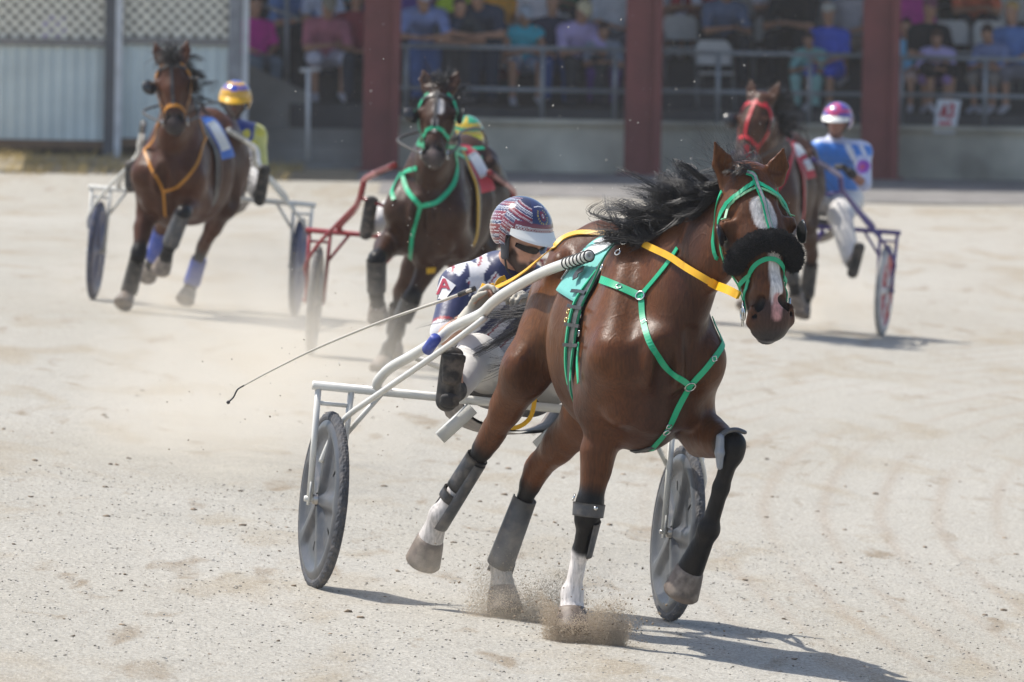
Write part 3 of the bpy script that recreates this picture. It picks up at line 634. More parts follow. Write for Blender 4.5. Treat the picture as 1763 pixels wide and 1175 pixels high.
def helmet(fr, c, f, up, root, colf, h=.006, z=1., visor='#e8e8e2', res=(120, 48)):
    """hard racing helmet with a moulded brim"""
    f = nrm(f); up = nrm(np.asarray(up, float) - f * f.dot(up)); s = np.cross(up, f); W = fr.w; c = np.asarray(c, float)
    n, m = res; V = []; Cc = []
    for i in range(m + 1):
        for k in range(n):
            t = 2 * math.pi * k / n; a = (i / m)
            low = 100 + 20 * max(0, -math.cos(t)) - 6 * max(0, math.cos(t)) + 22 * math.exp(-((abs(math.sin(t)) - 1) / .25) ** 2) * (math.cos(t) < .25)
            p = R(low) * a; d = np.array([math.sin(p) * math.cos(t) * 1.10, math.sin(p) * math.sin(t) * .93, math.cos(p) * 1.0])
            r = .132 * z; V.append(c + r * (d[0] * f + d[1] * s + d[2] * up)); Cc.append(colf(t, p, d))
    k0 = len(V)
    V += [c + (np.array(v) - c) * .93 for v in V]; Cc += [(.02, .02, .02)] * k0
    F = [[i * n + k, i * n + (k + 1) % n, (i + 1) * n + (k + 1) % n, (i + 1) * n + k] for i in range(m) for k in range(n)]
    F = [q[::-1] for q in F] + [[x + k0 for x in q] for q in F] + [[m * n + k, m * n + (k + 1) % n, k0 + m * n + (k + 1) % n, k0 + m * n + k] for k in range(n)]
    hm = build('helmet', W(np.array(V)), F, mat('helmet_gloss', attr=True, rough=.16, var=.04, spec=.6, coat=.6), root, np.array(Cc))
    V = []; nn = 28
    for o in (0, 1):
        for j in range(6):
            for k in range(nn):
                t = R(-68 + 136 * k / (nn - 1)); p = R(92 - 4 * math.cos(t)); ex = j / 5 * .042 * math.cos(t * 1.25) ** .7 * z
                b = .132 * z * np.array([math.sin(p) * math.cos(t) * 1.10, math.sin(p) * math.sin(t) * .93, math.cos(p)])
                e = np.array([math.cos(t), math.sin(t) * .35, -.62]) * ex; q = b + e + np.array([0, 0, .016 * (1 - j / 5) * (o == 0) - .005 * o]); V.append(c + q[0] * f + q[1] * s + q[2] * up)
    g = lambda o, j, k: o * 6 * nn + j * nn + k
    F = [[g(o, j, k), g(o, j, k + 1), g(o, j + 1, k + 1), g(o, j + 1, k)] for o in (0, 1) for j in range(5) for k in range(nn - 1)] + [[g(0, 5, k), g(0, 5, k + 1), g(1, 5, k + 1), g(1, 5, k)] for k in range(nn - 1)]
    build('visor', W(np.array(V)), F, mat('visor_' + visor[1:], visor, .35), hm)
    return hm
def person(label, fr, J, o, group=None, h=.012, z=1., base=None, name='person'):
    """o: outfit = dict of colours; J: joints (local). Returns the root and the parts"""
    W = fr.w; A = {k: np.array(v, float) for k, v in J.items()}
    root = thing(name, label, 'person', W(base if base is not None else A['pel']), group); parts = {}
    f = A['hf']; up = A.get('hup', np.array([0, 0, 1.])); side = A.get('side', np.array([0, 1., 0])); side = nrm(side)
    S = Sdf(); H, f, s, up = head_sdf(S, A['head'], f, up, z)
    S.seg(A['chest'], H(-.02, 0, -.05), (.058 * z, .058 * z), (.052 * z, .055 * z), .03, side)
    S.seg(A['pel'], A['chest'] * .9 + A['pel'] * .1, (.15 * z, .10 * z), (.165 * z, .105 * z), .05, side)
    for q in 'RL':
        S.seg(A['sh' + q], A['el' + q], .050 * z, .040 * z, .03); S.seg(A['el' + q], A['ha' + q], (.042 * z, .040 * z), (.027 * z, .024 * z), .02)
        S.seg(A['chest'], A['sh' + q], .06 * z, .055 * z, .04)
        S.seg(A['pel'] + side * .09 * z * (1 if q == 'L' else -1), A['kn' + q], .085 * z, .056 * z, .04); S.seg(A['kn' + q], A['an' + q], (.056 * z, .058 * z), .036 * z, .02)
        S.seg(A['an' + q], A['to' + q], (.038 * z, .035 * z), (.038 * z, .022 * z), .02)
        hd = A.get('hd' + q, A['ha' + q] - A['el' + q]); hand(S, A['ha' + q], hd, A.get('hn' + q, np.array([0, 0, 1.])), z, o.get('curl', 1.0), 1 if q == 'L' else -1)
    V, F = S.mesh(h); sk = o.get('skin', SKIN); P = []
    if 'beard' in o:
        b = o['beard']; P += [(H(.075, -.022, -.088), H(.075, .022, -.088), .038, b, .012), (H(.03, -.062, -.03), H(.02, -.06, -.07), .020, b, .01), (H(.03, .062, -.03), H(.02, .06, -.07), .020, b, .01), (H(.02, -.06, -.06), H(.06, -.03, -.095), .026, b, .01), (H(.02, .06, -.06), H(.06, .03, -.095), .026, b, .01), (H(.098, -.022, -.040), H(.098, .022, -.040), .011, b, .004)]
    P += [(H(.1, -.014, -.0555), H(.1, .014, -.0555), .009, (.36, .13, .10), .003)]
    parts['body'] = build('body', W(V), F, mat('skin', attr=True, rough=.5, var=.10, vs=30, spec=.4), root, paint(V, sk, P))
    for q in (-1, 1):
        MB().ball(W(H(.0815, .031 * q, .014)), .0115 * z, 10, 8).build('eye', mat('eye_white', (.25, .22, .2), .2), root)
    def cl(nm, S_, m, colf=None, hh=None):
        V, F = S_.mesh(hh or h); parts[nm] = build(nm, W(V), F, m, root, None if colf is None else colf(V)); return parts[nm]
    # shirt
    if 'shirt' in o:
        S = Sdf(); S.seg(A['pel'] + (A['chest'] - A['pel']) * .08, A['chest'] * .86 + A['pel'] * .14, (.185 * z, .135 * z), (.19 * z, .13 * z), .05, side)
        S.seg(A['shR'] * .8 + A['chest'] * .2, A['shL'] * .8 + A['chest'] * .2, .078 * z, None, .06)
        e = o.get('sleeve', .8)
        for q in 'RL': S.seg(A['chest'], A['sh' + q], (.092 * z, .085 * z), (.082 * z, .078 * z), .04)
        if o.get('collar'): S.seg(A['chest'], A['chest'] * .6 + H(-.02, 0, -.06) * .4, .072 * z, .070 * z, .012, side)
        for q in 'RL':
            a, b, c = A['sh' + q], A['el' + q], A['ha' + q]
            if e <= 0: continue
            t = min(e, 1.); S.seg(a, a + (b - a) * t, .074 * z, (.066 * z if e < 1 else .058 * z), .04)
            if e > 1: S.seg(b, b + (c - b) * (e - 1), .056 * z, .042 * z, .025)
        cl('shirt', S, o['shirt'][0], o['shirt'][1])
    if 'legs' in o:
        S = Sdf(); S.seg(A['pel'] - side * .07 * z, A['pel'] + side * .07 * z, .135 * z, None, .05, A['chest'] - A['pel']); t = o.get('leglen', 2.)
        for q in 'RL':
            a = A['pel'] + side * .09 * z * (1 if q == 'L' else -1); b, c = A['kn' + q], A['an' + q]
            lf = o.get('loose', 1.); S.seg(a, a + (b - a) * min(t, 1), .112 * z * lf, (.085 if t >= 1 else .098) * z * lf, .04)
            if t > 1: S.seg(b, b + (c - b) * (t - 1), (.083 * z * lf, .08 * z * lf), (.062 * z * lf, .06 * z * lf), .03)
        cl('trousers' if t > 1.2 else 'shorts', S, o['legs'])
    if 'shoes' in o:
        for q in 'RL':
            S = Sdf(); a, b = A['an' + q], A['to' + q]; d = nrm(b - a); 
            hl = A.get('he' + q, a - d * .03 * z); S.seg(hl, b, (.045 * z, .045 * z), (.046 * z, .03 * z), .02); 
            if o.get('boots'): S.seg(a, a + (A['kn' + q] - a) * .42, .052 * z, .06 * z, .03)
            cl('shoe' if not o.get('boots') else 'boot', S, o['shoes'])
    if 'gloves' in o:
        for q in 'RL':
            S = Sdf(); hd = A.get('hd' + q, A['ha' + q] - A['el' + q]); hand(S, A['ha' + q], hd, A.get('hn' + q, np.array([0, 0, 1.])), z * 1.14, o.get('curl', 1.0), 1 if q == 'L' else -1)
            S.seg(A['ha' + q] - nrm(hd) * .04 * z, A['ha' + q], .040 * z, .036 * z, .01); cl('glove', S, o['gloves'], None, min(h, .006))
    if 'hair' in o:
        S = Sdf(); S.seg(H(-.035, 0, .05), H(.0, 0, .06), (.084 * z, .088 * z), (.078 * z, .075 * z), .03, s)
        if o.get('long'): S.seg(H(-.07, 0, .02), H(-.08, 0, -.11), (.07 * z, .04 * z), (.05 * z, .03 * z), .04, s)
        S.seg(H(.10, -.04, -.02), H(.10, .04, -.02), (.08, .055), None, .01, s, True); cl('hair', S, o['hair'])
    if 'cap' in o:
        S = Sdf(); S.seg(H(-.012, 0, .062), H(.005, 0, .062), (.088 * z, .078 * z), (.085 * z, .075 * z), .02, s); S.seg(H(.07, -.035, .045), H(.07, .035, .045), (.03 * z, .012 * z), None, .01, f)
        S.seg(H(.06, 0, .05), H(.145, 0, .028), (.066 * z, .010 * z), (.05 * z, .007 * z), .015, s); cl('cap', S, o['cap'])
    return root, parts, H, (f, s, up)
# ------------------------------------------------------------------ track
def ground_mat():
    m = bpy.data.materials.new('track_sand'); m.use_nodes = True; t = m.node_tree; L = t.links.new; b = t.nodes['Principled BSDF']
    b.inputs['Roughness'].default_value = .95; b.inputs['Specular IOR Level'].default_value = .15
    tc = t.nodes.new('ShaderNodeTexCoord')
    def noise(sc, scale=(1, 1, 1), det=6, rot=0, dist=0.):
        mp = t.nodes.new('ShaderNodeMapping'); mp.inputs['Scale'].default_value = scale; mp.inputs['Rotation'].default_value = (0, 0, R(rot)); L(tc.outputs['Object'], mp.inputs[0])
        n = t.nodes.new('ShaderNodeTexNoise'); n.inputs['Scale'].default_value = sc; n.inputs['Detail'].default_value = det; n.inputs['Distortion'].default_value = dist; L(mp.outputs[0], n.inputs['Vector']); return n.outputs['Fac']
    def mr(v, a, b_, c=0., d=1.):
        n = t.nodes.new('ShaderNodeMapRange'); n.inputs[1].default_value = a; n.inputs[2].default_value = b_; n.inputs[3].default_value = c; n.inputs[4].default_value = d; L(v, n.inputs[0]); return n.outputs[0]
    def mix(f, a, b_, bl='MIX'):
        n = t.nodes.new('ShaderNodeMix'); n.data_type = 'RGBA'; n.blend_type = bl
        if isinstance(f, float): n.inputs['Factor'].default_value = f
        else: L(f, n.inputs['Factor'])
        for s, x in (('A', a), ('B', b_)):
            if isinstance(x, tuple): n.inputs[s].default_value = (*x, 1)
            else: L(x, n.inputs[s])
        return n.outputs['Result']
    c = mix(mr(noise(.35, (1, .35, 1)), .35, .65), (.392, .372, .325), (.348, .326, .275))
    c = mix(mr(noise(1.7, (1, .20, 1), 8, -7, .6), .53, .68, 0, .7), c, (.300, .250, .175))       # dug tan streaks
    c = mix(mr(noise(4.5, (1, .16, 1), 8, 4, .5), .60, .72, 0, .8), c, (.225, .175, .115))
    sx = t.nodes.new('ShaderNodeSeparateXYZ'); L(tc.outputs['Object'], sx.inputs[0])
    def mth(op, a, b_=None):
        n = t.nodes.new('ShaderNodeMath'); n.operation = op
        for i, x in enumerate((a, b_)):
            if x is None: continue
            if isinstance(x, (int, float)): n.inputs[i].default_value = x
            else: L(x, n.inputs[i])
        return n.outputs[0]
    q = mth('SUBTRACT', sx.outputs['X'], mth('MULTIPLY', mth('POWER', mth('ABSOLUTE', mth('SUBTRACT', sx.outputs['Y'], 55.)), 2.), .0040)); q = mth('ADD', q, mth('MULTIPLY', noise(.5, (1, .25, 1), 2), .16))
    gv = mth('POWER', mth('ABSOLUTE', mth('SINE', mth('MULTIPLY', q, 10.5))), 14.); gm = mth('MULTIPLY', gv, mr(noise(.6, (1, .15, 1), 3),   .34, .52, 0, .42)); gm = mth('MULTIPLY', gm, mr(sx.outputs['X'], .2, 1.0)); c = mix(gm, c, (.30, .245, .185))
    c = mix(mr(noise(62, (1, .4, 1), 8), .32, .68), mix(1., c, (.74, .735, .73), 'MULTIPLY'), mix(1., c, (1.22, 1.22, 1.22), 'MULTIPLY'))
    g = noise(170, (1, .3, 1), 3); c = mix(mr(g, .28, .44, .7, 0.), c, (.20, .185, .165)); c = mix(mr(g, .58, .72, 0, .65), c, (.60, .59, .57))
    L(c, b.inputs['Base Color'])
    bp = t.nodes.new('ShaderNodeBump'); bp.inputs['Strength'].default_value = .55; bp.inputs['Distance'].default_value = .012; L(noise(110, (1, .5, 1), 6), bp.inputs['Height'])
    b2 = t.nodes.new('ShaderNodeBump'); b2.inputs['Strength'].default_value = .22; b2.inputs['Distance'].default_value = .07; L(noise(5, (1, .35, 1), 4), b2.inputs['Height']); L(bp.outputs[0], b2.inputs['Normal']); L(b2.outputs[0], b.inputs['Normal'])
    return m
GM = ground_mat()
ys = np.concatenate([np.arange(4, 36, 1.), np.arange(36, 62, .2), np.arange(62, 150, .5), np.arange(150, 420, 10)])
xs = np.concatenate([np.arange(-160, -12, 8.), np.arange(-12, -3, .3), np.arange(-3, 3, .1), np.arange(3, 12, .3), np.arange(12, 161, 8.)])
XX, YY = np.meshgrid(xs, ys, indexing='ij')
def bumps(x, y): return .006 * np.sin(x * 7.1 + np.sin(y * 2.3) * 2) * np.sin(y * 3.7 + x * 1.3) + .004 * np.sin(x * 17 + y * 5) * np.sin(y * 9.3 - x * 2)
ZZ = gz(np.clip(XX, -25, 25), YY) + bumps(XX, YY) * ss(6, 4, np.abs(XX)) * ss(64, 56, YY) * ss(36, 38, YY)
nx, ny = XX.shape; ii = np.arange(nx * ny).reshape(nx, ny)
gr = build('ground', np.stack([XX, YY, ZZ], -1).reshape(-1, 3), np.stack([ii[:-1, :-1], ii[1:, :-1], ii[1:, 1:], ii[:-1, 1:]], -1).reshape(-1, 4), GM)
tag(gr, 'pale sandy racetrack surface, banked and scored by wheels and hooves', 'racetrack', kind='structure')
def scatter(name, n, xr, yr, s0, s1, m, label, cat, flat=.6, pw=2.2, lump=.35):
    c = RNG.uniform(0, 1, (n, 2)); x = xr[0] + (xr[1] - xr[0]) * c[:, 0]; y = yr[0] + (yr[1] - yr[0]) * c[:, 1]
    s = s0 + (s1 - s0) * RNG.uniform(0, 1, n) ** pw; t = (1 + 5 ** .5) / 2
    I = np.array([[-1, t, 0], [1, t, 0], [-1, -t, 0], [1, -t, 0], [0, -1, t], [0, 1, t], [0, -1, -t], [0, 1, -t], [t, 0, -1], [t, 0, 1], [-t, 0, -1], [-t, 0, 1]]) / 1.9
    IF = np.array([[0, 11, 5], [0, 5, 1], [0, 1, 7], [0, 7, 10], [0, 10, 11], [1, 5, 9], [5, 11, 4], [11, 10, 2], [10, 7, 6], [7, 1, 8], [3, 9, 4], [3, 4, 2], [3, 2, 6], [3, 6, 8], [3, 8, 9], [4, 9, 5], [2, 4, 11], [6, 2, 10], [8, 6, 7], [9, 8, 1]])
    V = I[None] * s[:, None, None] * RNG.uniform(1 - lump, 1 + lump, (n, 12, 1)); a = RNG.uniform(0, 6.28, n); ca, sa = np.cos(a)[:, None], np.sin(a)[:, None]
    V[..., 0] *= RNG.uniform(.8, 1.5, (n, 1)); X = V[..., 0] * ca - V[..., 1] * sa; Y = V[..., 0] * sa + V[..., 1] * ca
    z = gz(x, y) + bumps(x, y) * ss(6, 4, np.abs(x)) * ss(64, 56, y) * ss(36, 38, y)
    P = np.stack([x[:, None] + X, y[:, None] + Y, z[:, None] + V[..., 2] * flat + s[:, None] * .12], -1).reshape(-1, 3)
    F = (IF[None] + (np.arange(n) * 12)[:, None, None]).reshape(-1, 3)
    g = RNG.uniform(.65, 1.3, (n, 1, 1)) * np.ones((n, 12, 3)); col = RNG.uniform(0, 1, (n, 1, 1)); A, B = m[1], m[2]
    col = (np.array(A) * col + np.array(B) * (1 - col)) * g
    return tag(build(name, P, F, m[0], None, col.reshape(-1, 3), smooth=False), label, cat, kind='stuff')
pm = mat('pebble', attr=True, rough=.9, var=.2, vs=40, spec=.2)
scatter('gravel', 20000, (-2.6, 2.6), (39.5, 54), .0013, .0066, (pm, (.47, .45, .41), (.30, .265, .215)), 'small grey and tan pebbles strewn over the track', 'gravel', pw=4.0)
scatter('dirt_clods', 420, (-3, 3), (40, 66),   .003, .017, (pm, (.24, .185, .13), (.27, .21, .15)), 'brown clods of loose dirt lying on the track', 'dirt', flat=.5, pw=2.5, lump=.5)
# dry grass on the bank below the fence
n = 2600; gx = RNG.uniform(-9.0, -2.6, n); gy = RNG.uniform(135.2, 138.8, n); keep = RNG.uniform(0, 1, n) < (.35 + .65 * (np.sin(gx * 2.1) * np.sin(gy * 1.3 + gx) > -.1)); gx, gy = gx[keep], gy[keep]
rt = np.stack([gx, gy, gz(gx, gy) - .01], -1)
go = hair('dry_grass', flow(rt, np.array([0, 0, 1.]), np.array([.4, -.2, .5]), .16, 4, .35, .01), .008, mat('dry_grass', '#b09a62', .9, var=.5, vs=2.), None)
tag(go, 'short dry yellow grass on the bank below the metal fence', 'grass', kind='stuff')

# apron in front of the stand, one grey darker than the track, and the dry verge under the fence: thin sheets on the ground
def sheet(name, xr, yr, m, label, cat, lift=.012):
    xs_ = np.arange(xr[0], xr[1] + .01, .3); ys_ = np.arange(yr[0], yr[1] + .01, .25); V = [(x, y + .12 * math.sin(x * 2.3) * (y == yr[0]), float(gz(x, y)) + lift) for x in xs_ for y in ys_]; k = len(ys_)
    F = [[i * k + j, (i + 1) * k + j, (i + 1) * k + j + 1, i * k + j + 1] for i in range(len(xs_) - 1) for j in range(k - 1)]
    return tag(build(name, V, F, m), label, cat, kind='structure')
sheet('apron', (-1.6, 16), (132.8, 139.6), mat('apron_grey', (.20, .19, .18), .95, var=.25, vs=3, bump=.3, bs=30), 'flat grey apron in front of the grandstand wall', 'apron')
sheet('grass_verge', (-10, -1.7), (135.6, 139.1), mat('verge_dry', (.27, .225, .145), .95, var=.5, vs=2.5, bump=.4, bs=20), 'dry tan grass verge below the metal fence', 'verge', .02)
# ------------------------------------------------------------------ grandstand
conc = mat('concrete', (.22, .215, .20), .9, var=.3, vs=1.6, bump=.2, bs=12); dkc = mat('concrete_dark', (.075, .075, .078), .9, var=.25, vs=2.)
gs = thing('grandstand', 'open fronted grandstand of concrete tiers on maroon steel columns', 'grandstand', (6, 141, .26))
b = MB(); x0, x1 = -1.55, 22.
b.box(((x0 + x1) / 2, 139.9, .49), x1 - x0, .6, .78); b.box(((x0 + x1) / 2, 139.88, .90), x1 - x0 + .04, .72, .055)
b.build('front_wall', mat('concrete_wall', (.42, .40, .33), .9, var=.55, vs=.9, bump=.2, bs=9), gs, False)
b = MB(); xl = -8.0
for i in range(9):
    ya = 140.25 + (1.55 if i else 0) + max(0, i - 1) * 1.0; z = 1.06 + .30 * i
    b.box(((xl + x1) / 2 + (.0 if i else 2.6), ya + (6 if i else .77), z / 2 + .08 - (.004 * i)), (x1 - xl) - (0 if i else 5.2), 12 if i else 1.54, z - .16)
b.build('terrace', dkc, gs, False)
b = MB()
for i in range(3): b.box((-2.45, 139.55 + i * .32, .22 + .11 * i), 1.7, .64 - .3 * 0, .2 + .22 * i)
b.build('entry_steps', conc, gs, False)
b = MB(); V = [(-3.35, 140.3, .7), (-3.35, 140.3, 1.55), (-2.55, 140.3, 1.18), (-2.55, 140.3, .7)]; V2 = [(x, y + .25, z) for x, y, z in V]
b.add(np.array(V + V2), [[3, 2, 1, 0], [4, 5, 6, 7], [0, 1, 5, 4], [1, 2, 6, 5], [2, 3, 7, 6], [3, 0, 4, 7]]); b.build('stair_wall', conc, gs, False)
for px in (655, 1106, 1514):
    c = st(px, 300, 139.1); b = MB(); z0 = .15; zz = 6.0
    b.box((c[0] - .03, c[1] + .1, (z0 + zz) / 2), .40, .36, zz - z0); b.box((c[0] + .17, c[1] + .02, (z0 + zz) / 2), .10, .44, zz - z0 + .01); b.box((c[0] - .02, c[1] + .05, .2), .62, .6, .18)
    b.build('column', mat('maroon_paint', (.165, .034, .032), .55, var=.18, vs=2.5), gs, False)
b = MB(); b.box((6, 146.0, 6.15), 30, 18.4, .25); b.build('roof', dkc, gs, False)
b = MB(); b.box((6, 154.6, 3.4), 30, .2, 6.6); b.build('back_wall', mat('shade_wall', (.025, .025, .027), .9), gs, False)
galv = mat('galvanised', (.30, .33, .36), .5, .5, var=.15)
def rail(pxs, label, ytop, ymid, posts, base=(212,)):
    P0 = st(posts[0], base[0], 139.85); t = thing('railing', label, 'railing', (P0[0], 139.85, .93)); pl = lambda px, py: st(px, py + (px - 1200) * .0175, 139.85)
    for nm, yy in (('top_rail', ytop), ('middle_rail', ymid)):
        MB().tube(np.array([pl(pxs[0], yy), pl(pxs[1], yy)]), .028, 8).build(nm, galv, t)
    for q in posts:
        A = pl(q, ytop); MB().tube(np.array([A, (A[0], A[1], .92)]), .03, 8).build('post', galv, t)
rail((688, 1076), 'grey pipe railing between the first and second maroon columns', 88, 160, (700, 935, 1060))
rail((1130, 1490), 'grey pipe railing between the second and third maroon columns', 91, 158, (1237, 1395))
rail((1538, 1840), 'grey pipe railing right of the third maroon column, carrying a white sign', 93, 157, (1552, 1697, 1835))
t = thing('handrail', 'white handrail post with a short top at the entry steps', 'railing', st(535, 270, 139.0)); A = st(531, 122, 139.0)
wp = mat('white_paint_dull', (.50, .51, .52), .5)
MB().tube(np.array([st(530, 275, 139.0), A]), .028, 8).build('post', wp, t); MB().bar(A - (.09, 0, 0), A + (.14, .1, .02), .09, .05).build('top_rail', wp, t)
t = thing('handrail', 'blue grey sloping stair handrail beside the white fence post', 'railing', st(493, 190, 141.2))
MB().tube(np.array([st(494, 178, 141.2), st(494, -40, 141.2)]), .03, 8).build('post', galv, t); MB().tube(np.array([st(432, 2, 141.2), st(514, 32, 141.2), st(514, 40, 141.2)]), .026, 8).build('top_rail', galv, t)
# sign on the railing
sg = thing('sign', 'white leaning sign with red letters A3 tied to the railing', 'sign', st(1628, 230, 139.55)); q = [st(x, y, 139.55) for x, y in ((1606, 230), (1644, 231), (1655, 173), (1614, 171))]
wht = mat('sign_white', (.62, .65, .70), .5); redp = mat('sign_red', (.55, .03, .06), .5)
V = q + [p + (0, .02, 0) for p in q]; build('board', V, [[0, 1, 2, 3], [7, 6, 5, 4], [0, 4, 5, 1], [1, 5, 6, 2], [2, 6, 7, 3], [3, 7, 4, 0]], wht, sg, smooth=False)
def stroke(lines, name, m, par, wd, pl):
    b = MB()
    for A, B in lines: b.bar(pl(*A), pl(*B), wd, .008, up=(0, 1, 0))
    return b.build(name, m, par, False)
spl = lambda a, c: q[0] + (q[1] - q[0]) * a + (q[3] - q[0]) * c + (0, -.008, 0)
stroke([((.22, .48), (.38, .84)), ((.38, .84), (.48, .48)), ((.27, .60), (.45, .60)), ((.56, .82), (.80, .84)), ((.80, .84), (.70, .68)), ((.66, .68), (.80, .60)), ((.80, .60), (.74, .48)), ((.74, .48), (.54, .50))], 'lettering', redp, sg, .034, spl)
stroke([((.22, .30), (.78, .31))], 'lettering', redp, sg, .04, spl)
# metal and lattice fence on the left
def privacy(label, xa, xb, posts):
    y = 139.2; A, B = st(xa, 60, y)[0], st(xb, 60, y)[0]; f = thing('privacy_fence', label, 'fence', ((A + B) / 2, y, .5))
    zb, zm, zt = st(xa, 238, y)[2], st(xa, 70, y)[2], 3.35; n = int((B - A) / .016); V = []
    for i in range(n + 1):
        x = A + (B - A) * i / n; ph = ((x + 50) / .145) % 1; o = .022 * float(ss(0, .16, ph) * ss(.5, .34, ph))
        V += [(x, y - o, zb), (x, y - o, zm)]
    V2 = [(a, b_ + .012, c) for a, b_, c in V]; m = len(V); F = [[2 * i, 2 * i + 2, 2 * i + 3, 2 * i + 1] for i in range(n)]; F += [[a + m for a in q_[::-1]] for q_ in F] + [[0, 1, m + 1, m], [m - 2, m - 1, 2 * m - 1, 2 * m - 2][::-1]]
    build('metal_sheet', V + V2, F, mat('fence_teal', (.58, .66, .66), .5, var=.12, vs=1.5), f, smooth=False)
    b = MB(); s = .15; H_ = zt - zm; k = int((B - A + H_) / s) + 1
    for i in range(-int(H_ / s) - 1, k + int(H_ / s)):
        for d in (1, -1):
            xs_ = A + i * s; pts = []
            p0, p1 = (xs_, zm), (xs_ + d * H_, zt); t0, t1 = 0., 1.
            dx = p1[0] - p0[0]
            ta, tb = sorted(((A - p0[0]) / dx, (B - p0[0]) / dx)); t0, t1 = max(0, ta), min(1, tb)
            if t1 - t0 < .02: continue
            b.bar((p0[0] + dx * t0, y + .02 + .012 * d, zm + H_ * t0), (p0[0] + dx * t1, y + .02 + .012 * d, zm + H_ * t1), .052, .010, up=(0, 1, 0))
    b.build('lattice', mat('lattice_cream', (.80, .77, .66), .7), f, False)
    MB().bar((A, y - .03, zm), (B, y - .03, zm), .06, .09).build('cross_rail', mat('rail_grey_wood', (.24, .23, .22), .8), f, False)
    MB().bar((A, y - .02, zb - .05), (B, y - .02, zb - .05), .05, .10).build('bottom_board', mat('board_brown', (.16, .10, .06), .8), f, False)
    for px, wd, mm, yo in posts:
        X = st(px, 150, y)[0]; zg = float(gz(X, y)) - .1; MB().box((X, y - yo, (zg + 3.6) / 2), wd, .07, 3.6 - zg).build('post', mm, f, False)
gp = mat('post_grey', (.26, .27, .29), .7, var=.25); wpost = mat('post_white', (.58, .60, .62), .5)
privacy('pale teal metal sheet fence topped with cream lattice, left of the dark post', -90, 184, ((-80, .10, gp, .03), (190, .15, mat('post_dark', (.10, .105, .115), .7), .05)))
privacy('pale teal metal sheet fence topped with cream lattice, behind the left horse', 210, 400, ((204, .085, wpost, .08), (404, .16, gp, .05), (422, .075, wpost, .09)))
st_ = thing('fence_footing', 'low rough stone footing under the metal fence', 'wall', (-5.5, 139.4, .4)); b = MB(); b.box((-6.2, 139.55, .42), 5.6, .3, .62); b.build('stones', mat('footing_stone', (.10, .09, .075), .95, var=.45, vs=5, bump=.5, bs=9), st_, False)
bk = thing('shed_wall', 'dark brown wall seen through the lattice', 'wall', (-7, 142.5, 1.)); MB().box((-6.6, 142.6, 2.3), 6.6, .2, 4.2).build('boards', mat('shed_brown', (.085, .075, .055), .9), bk, False)
# folding chairs
ch = thing('folding_chair', 'empty pale grey folding chair in the shaded rows of the grandstand', 'chair', (0, 0, 0), 'folding chairs in the grandstand')
cm = mat('chair_shell', (.52, .52, .52), .6, var=.1); cf = mat('chair_frame', (.20, .21, .22), .5, .4)
def slab(P, th, name, m, par):
    P = np.array(P, float); n_ = nrm(np.cross(P[1] - P[0], P[2] - P[0])) * th; V = np.concatenate([P, P + n_]); k = len(P)
    return build(name, V, [list(range(k))[::-1], list(range(k, 2 * k))] + [[i, (i + 1) % k, k + (i + 1) % k, k + i] for i in range(k)], m, par, smooth=False)
parts = [slab([(-.21, -.22, .45), (.21, -.22, .45), (.20, .18, .43), (-.20, .18, .43)], .025, 'seat', cm, ch),
         slab([(-.22, .20, .56), (.22, .20, .56), (.22, .27, .78), (.17, .285, .86), (-.17, .285, .86), (-.22, .27, .78)], .022, 'backrest', cm, ch)]
for s in (-1, 1):
    parts.append(MB().tube([(s * .235, .29, .84), (s * .235, -.22, .0)], .014, 6).build('front_leg', cf, ch)); parts.append(MB().tube([(s * .215, -.16, .45), (s * .215, .25, .0)], .014, 6).build('rear_leg', cf, ch))
ROWY = [141.15, 142.45, 143.45, 144.45, 145.45]; ROWZ = [1.06, 1.36, 1.66, 1.96, 2.26]
spots = []
for r in range(4):
    for px in range(700, 1830, 76):
        p = px + r * 26 + random.uniform(-8, 8)
        if r == 0 and not (1150 < p < 1300 or 640 < p < 660): continue
        spots.append((p, r))
for i, (px, r) in enumerate(spots):
    p = st(px, 60, ROWY[r] + .2); lo = (p[0], p[1], ROWZ[r]); rz = random.uniform(-.12, .12)
    if i == 0: c = ch
    else:
        c = ch.copy(); COL.objects.link(c)
        for q in parts: d = q.copy(); COL.objects.link(d); d.parent = c
    c.location = lo; c.rotation_euler = (0, 0, rz)
# spectators
POSE = dict(
 sit=dict(pel=(0, 0, .52), chest=(.02, 0, .97), head=(.06, 0, 1.22), hf=(1, 0, -.15), shR=(.02, -.19, .94), shL=(.02, .19, .94), elR=(.12, -.25, .70), elL=(.12, .25, .70), haR=(.34, -.10, .64), haL=(.34, .10, .64), knR=(.44, -.13, .50), knL=(.44, .13, .50), anR=(.42, -.13, .10), anL=(.42, .13, .10), toR=(.58, -.14, .04), toL=(.58, .14, .04)),
 lean=dict(pel=(0, 0, .52), chest=(.24, 0, .90), head=(.37, 0, 1.09), hf=(.85, .1, -.5), shR=(.23, -.19, .87), shL=(.23, .19, .87), elR=(.38, -.25, .62), elL=(.40, .24, .62), haR=(.58, -.05, .66), haL=(.58, .05, .66), knR=(.46, -.17, .50), knL=(.46, .17, .50), anR=(.40, -.15, .10), anL=(.46, .15, .10), toR=(.56, -.17, .04), toL=(.62, .17, .04)),
 stand=dict(pel=(-.18, 0, .80), chest=(.22, 0, 1.06), head=(.40, 0, 1.20), hf=(1, .3, -.2), shR=(.20, -.2, 1.03), shL=(.20, .2, 1.03), elR=(.46, -.28, .80), elL=(.46, .28, .80), haR=(.60, -.02, .78), haL=(.62, .05, .79), knR=(-.10, -.1, .42), knL=(-.12, .1, .42), anR=(-.16, -.1, .09), anL=(-.16, .1, .09), toR=(.0, -.11, .04), toL=(.0, .11, .04)))
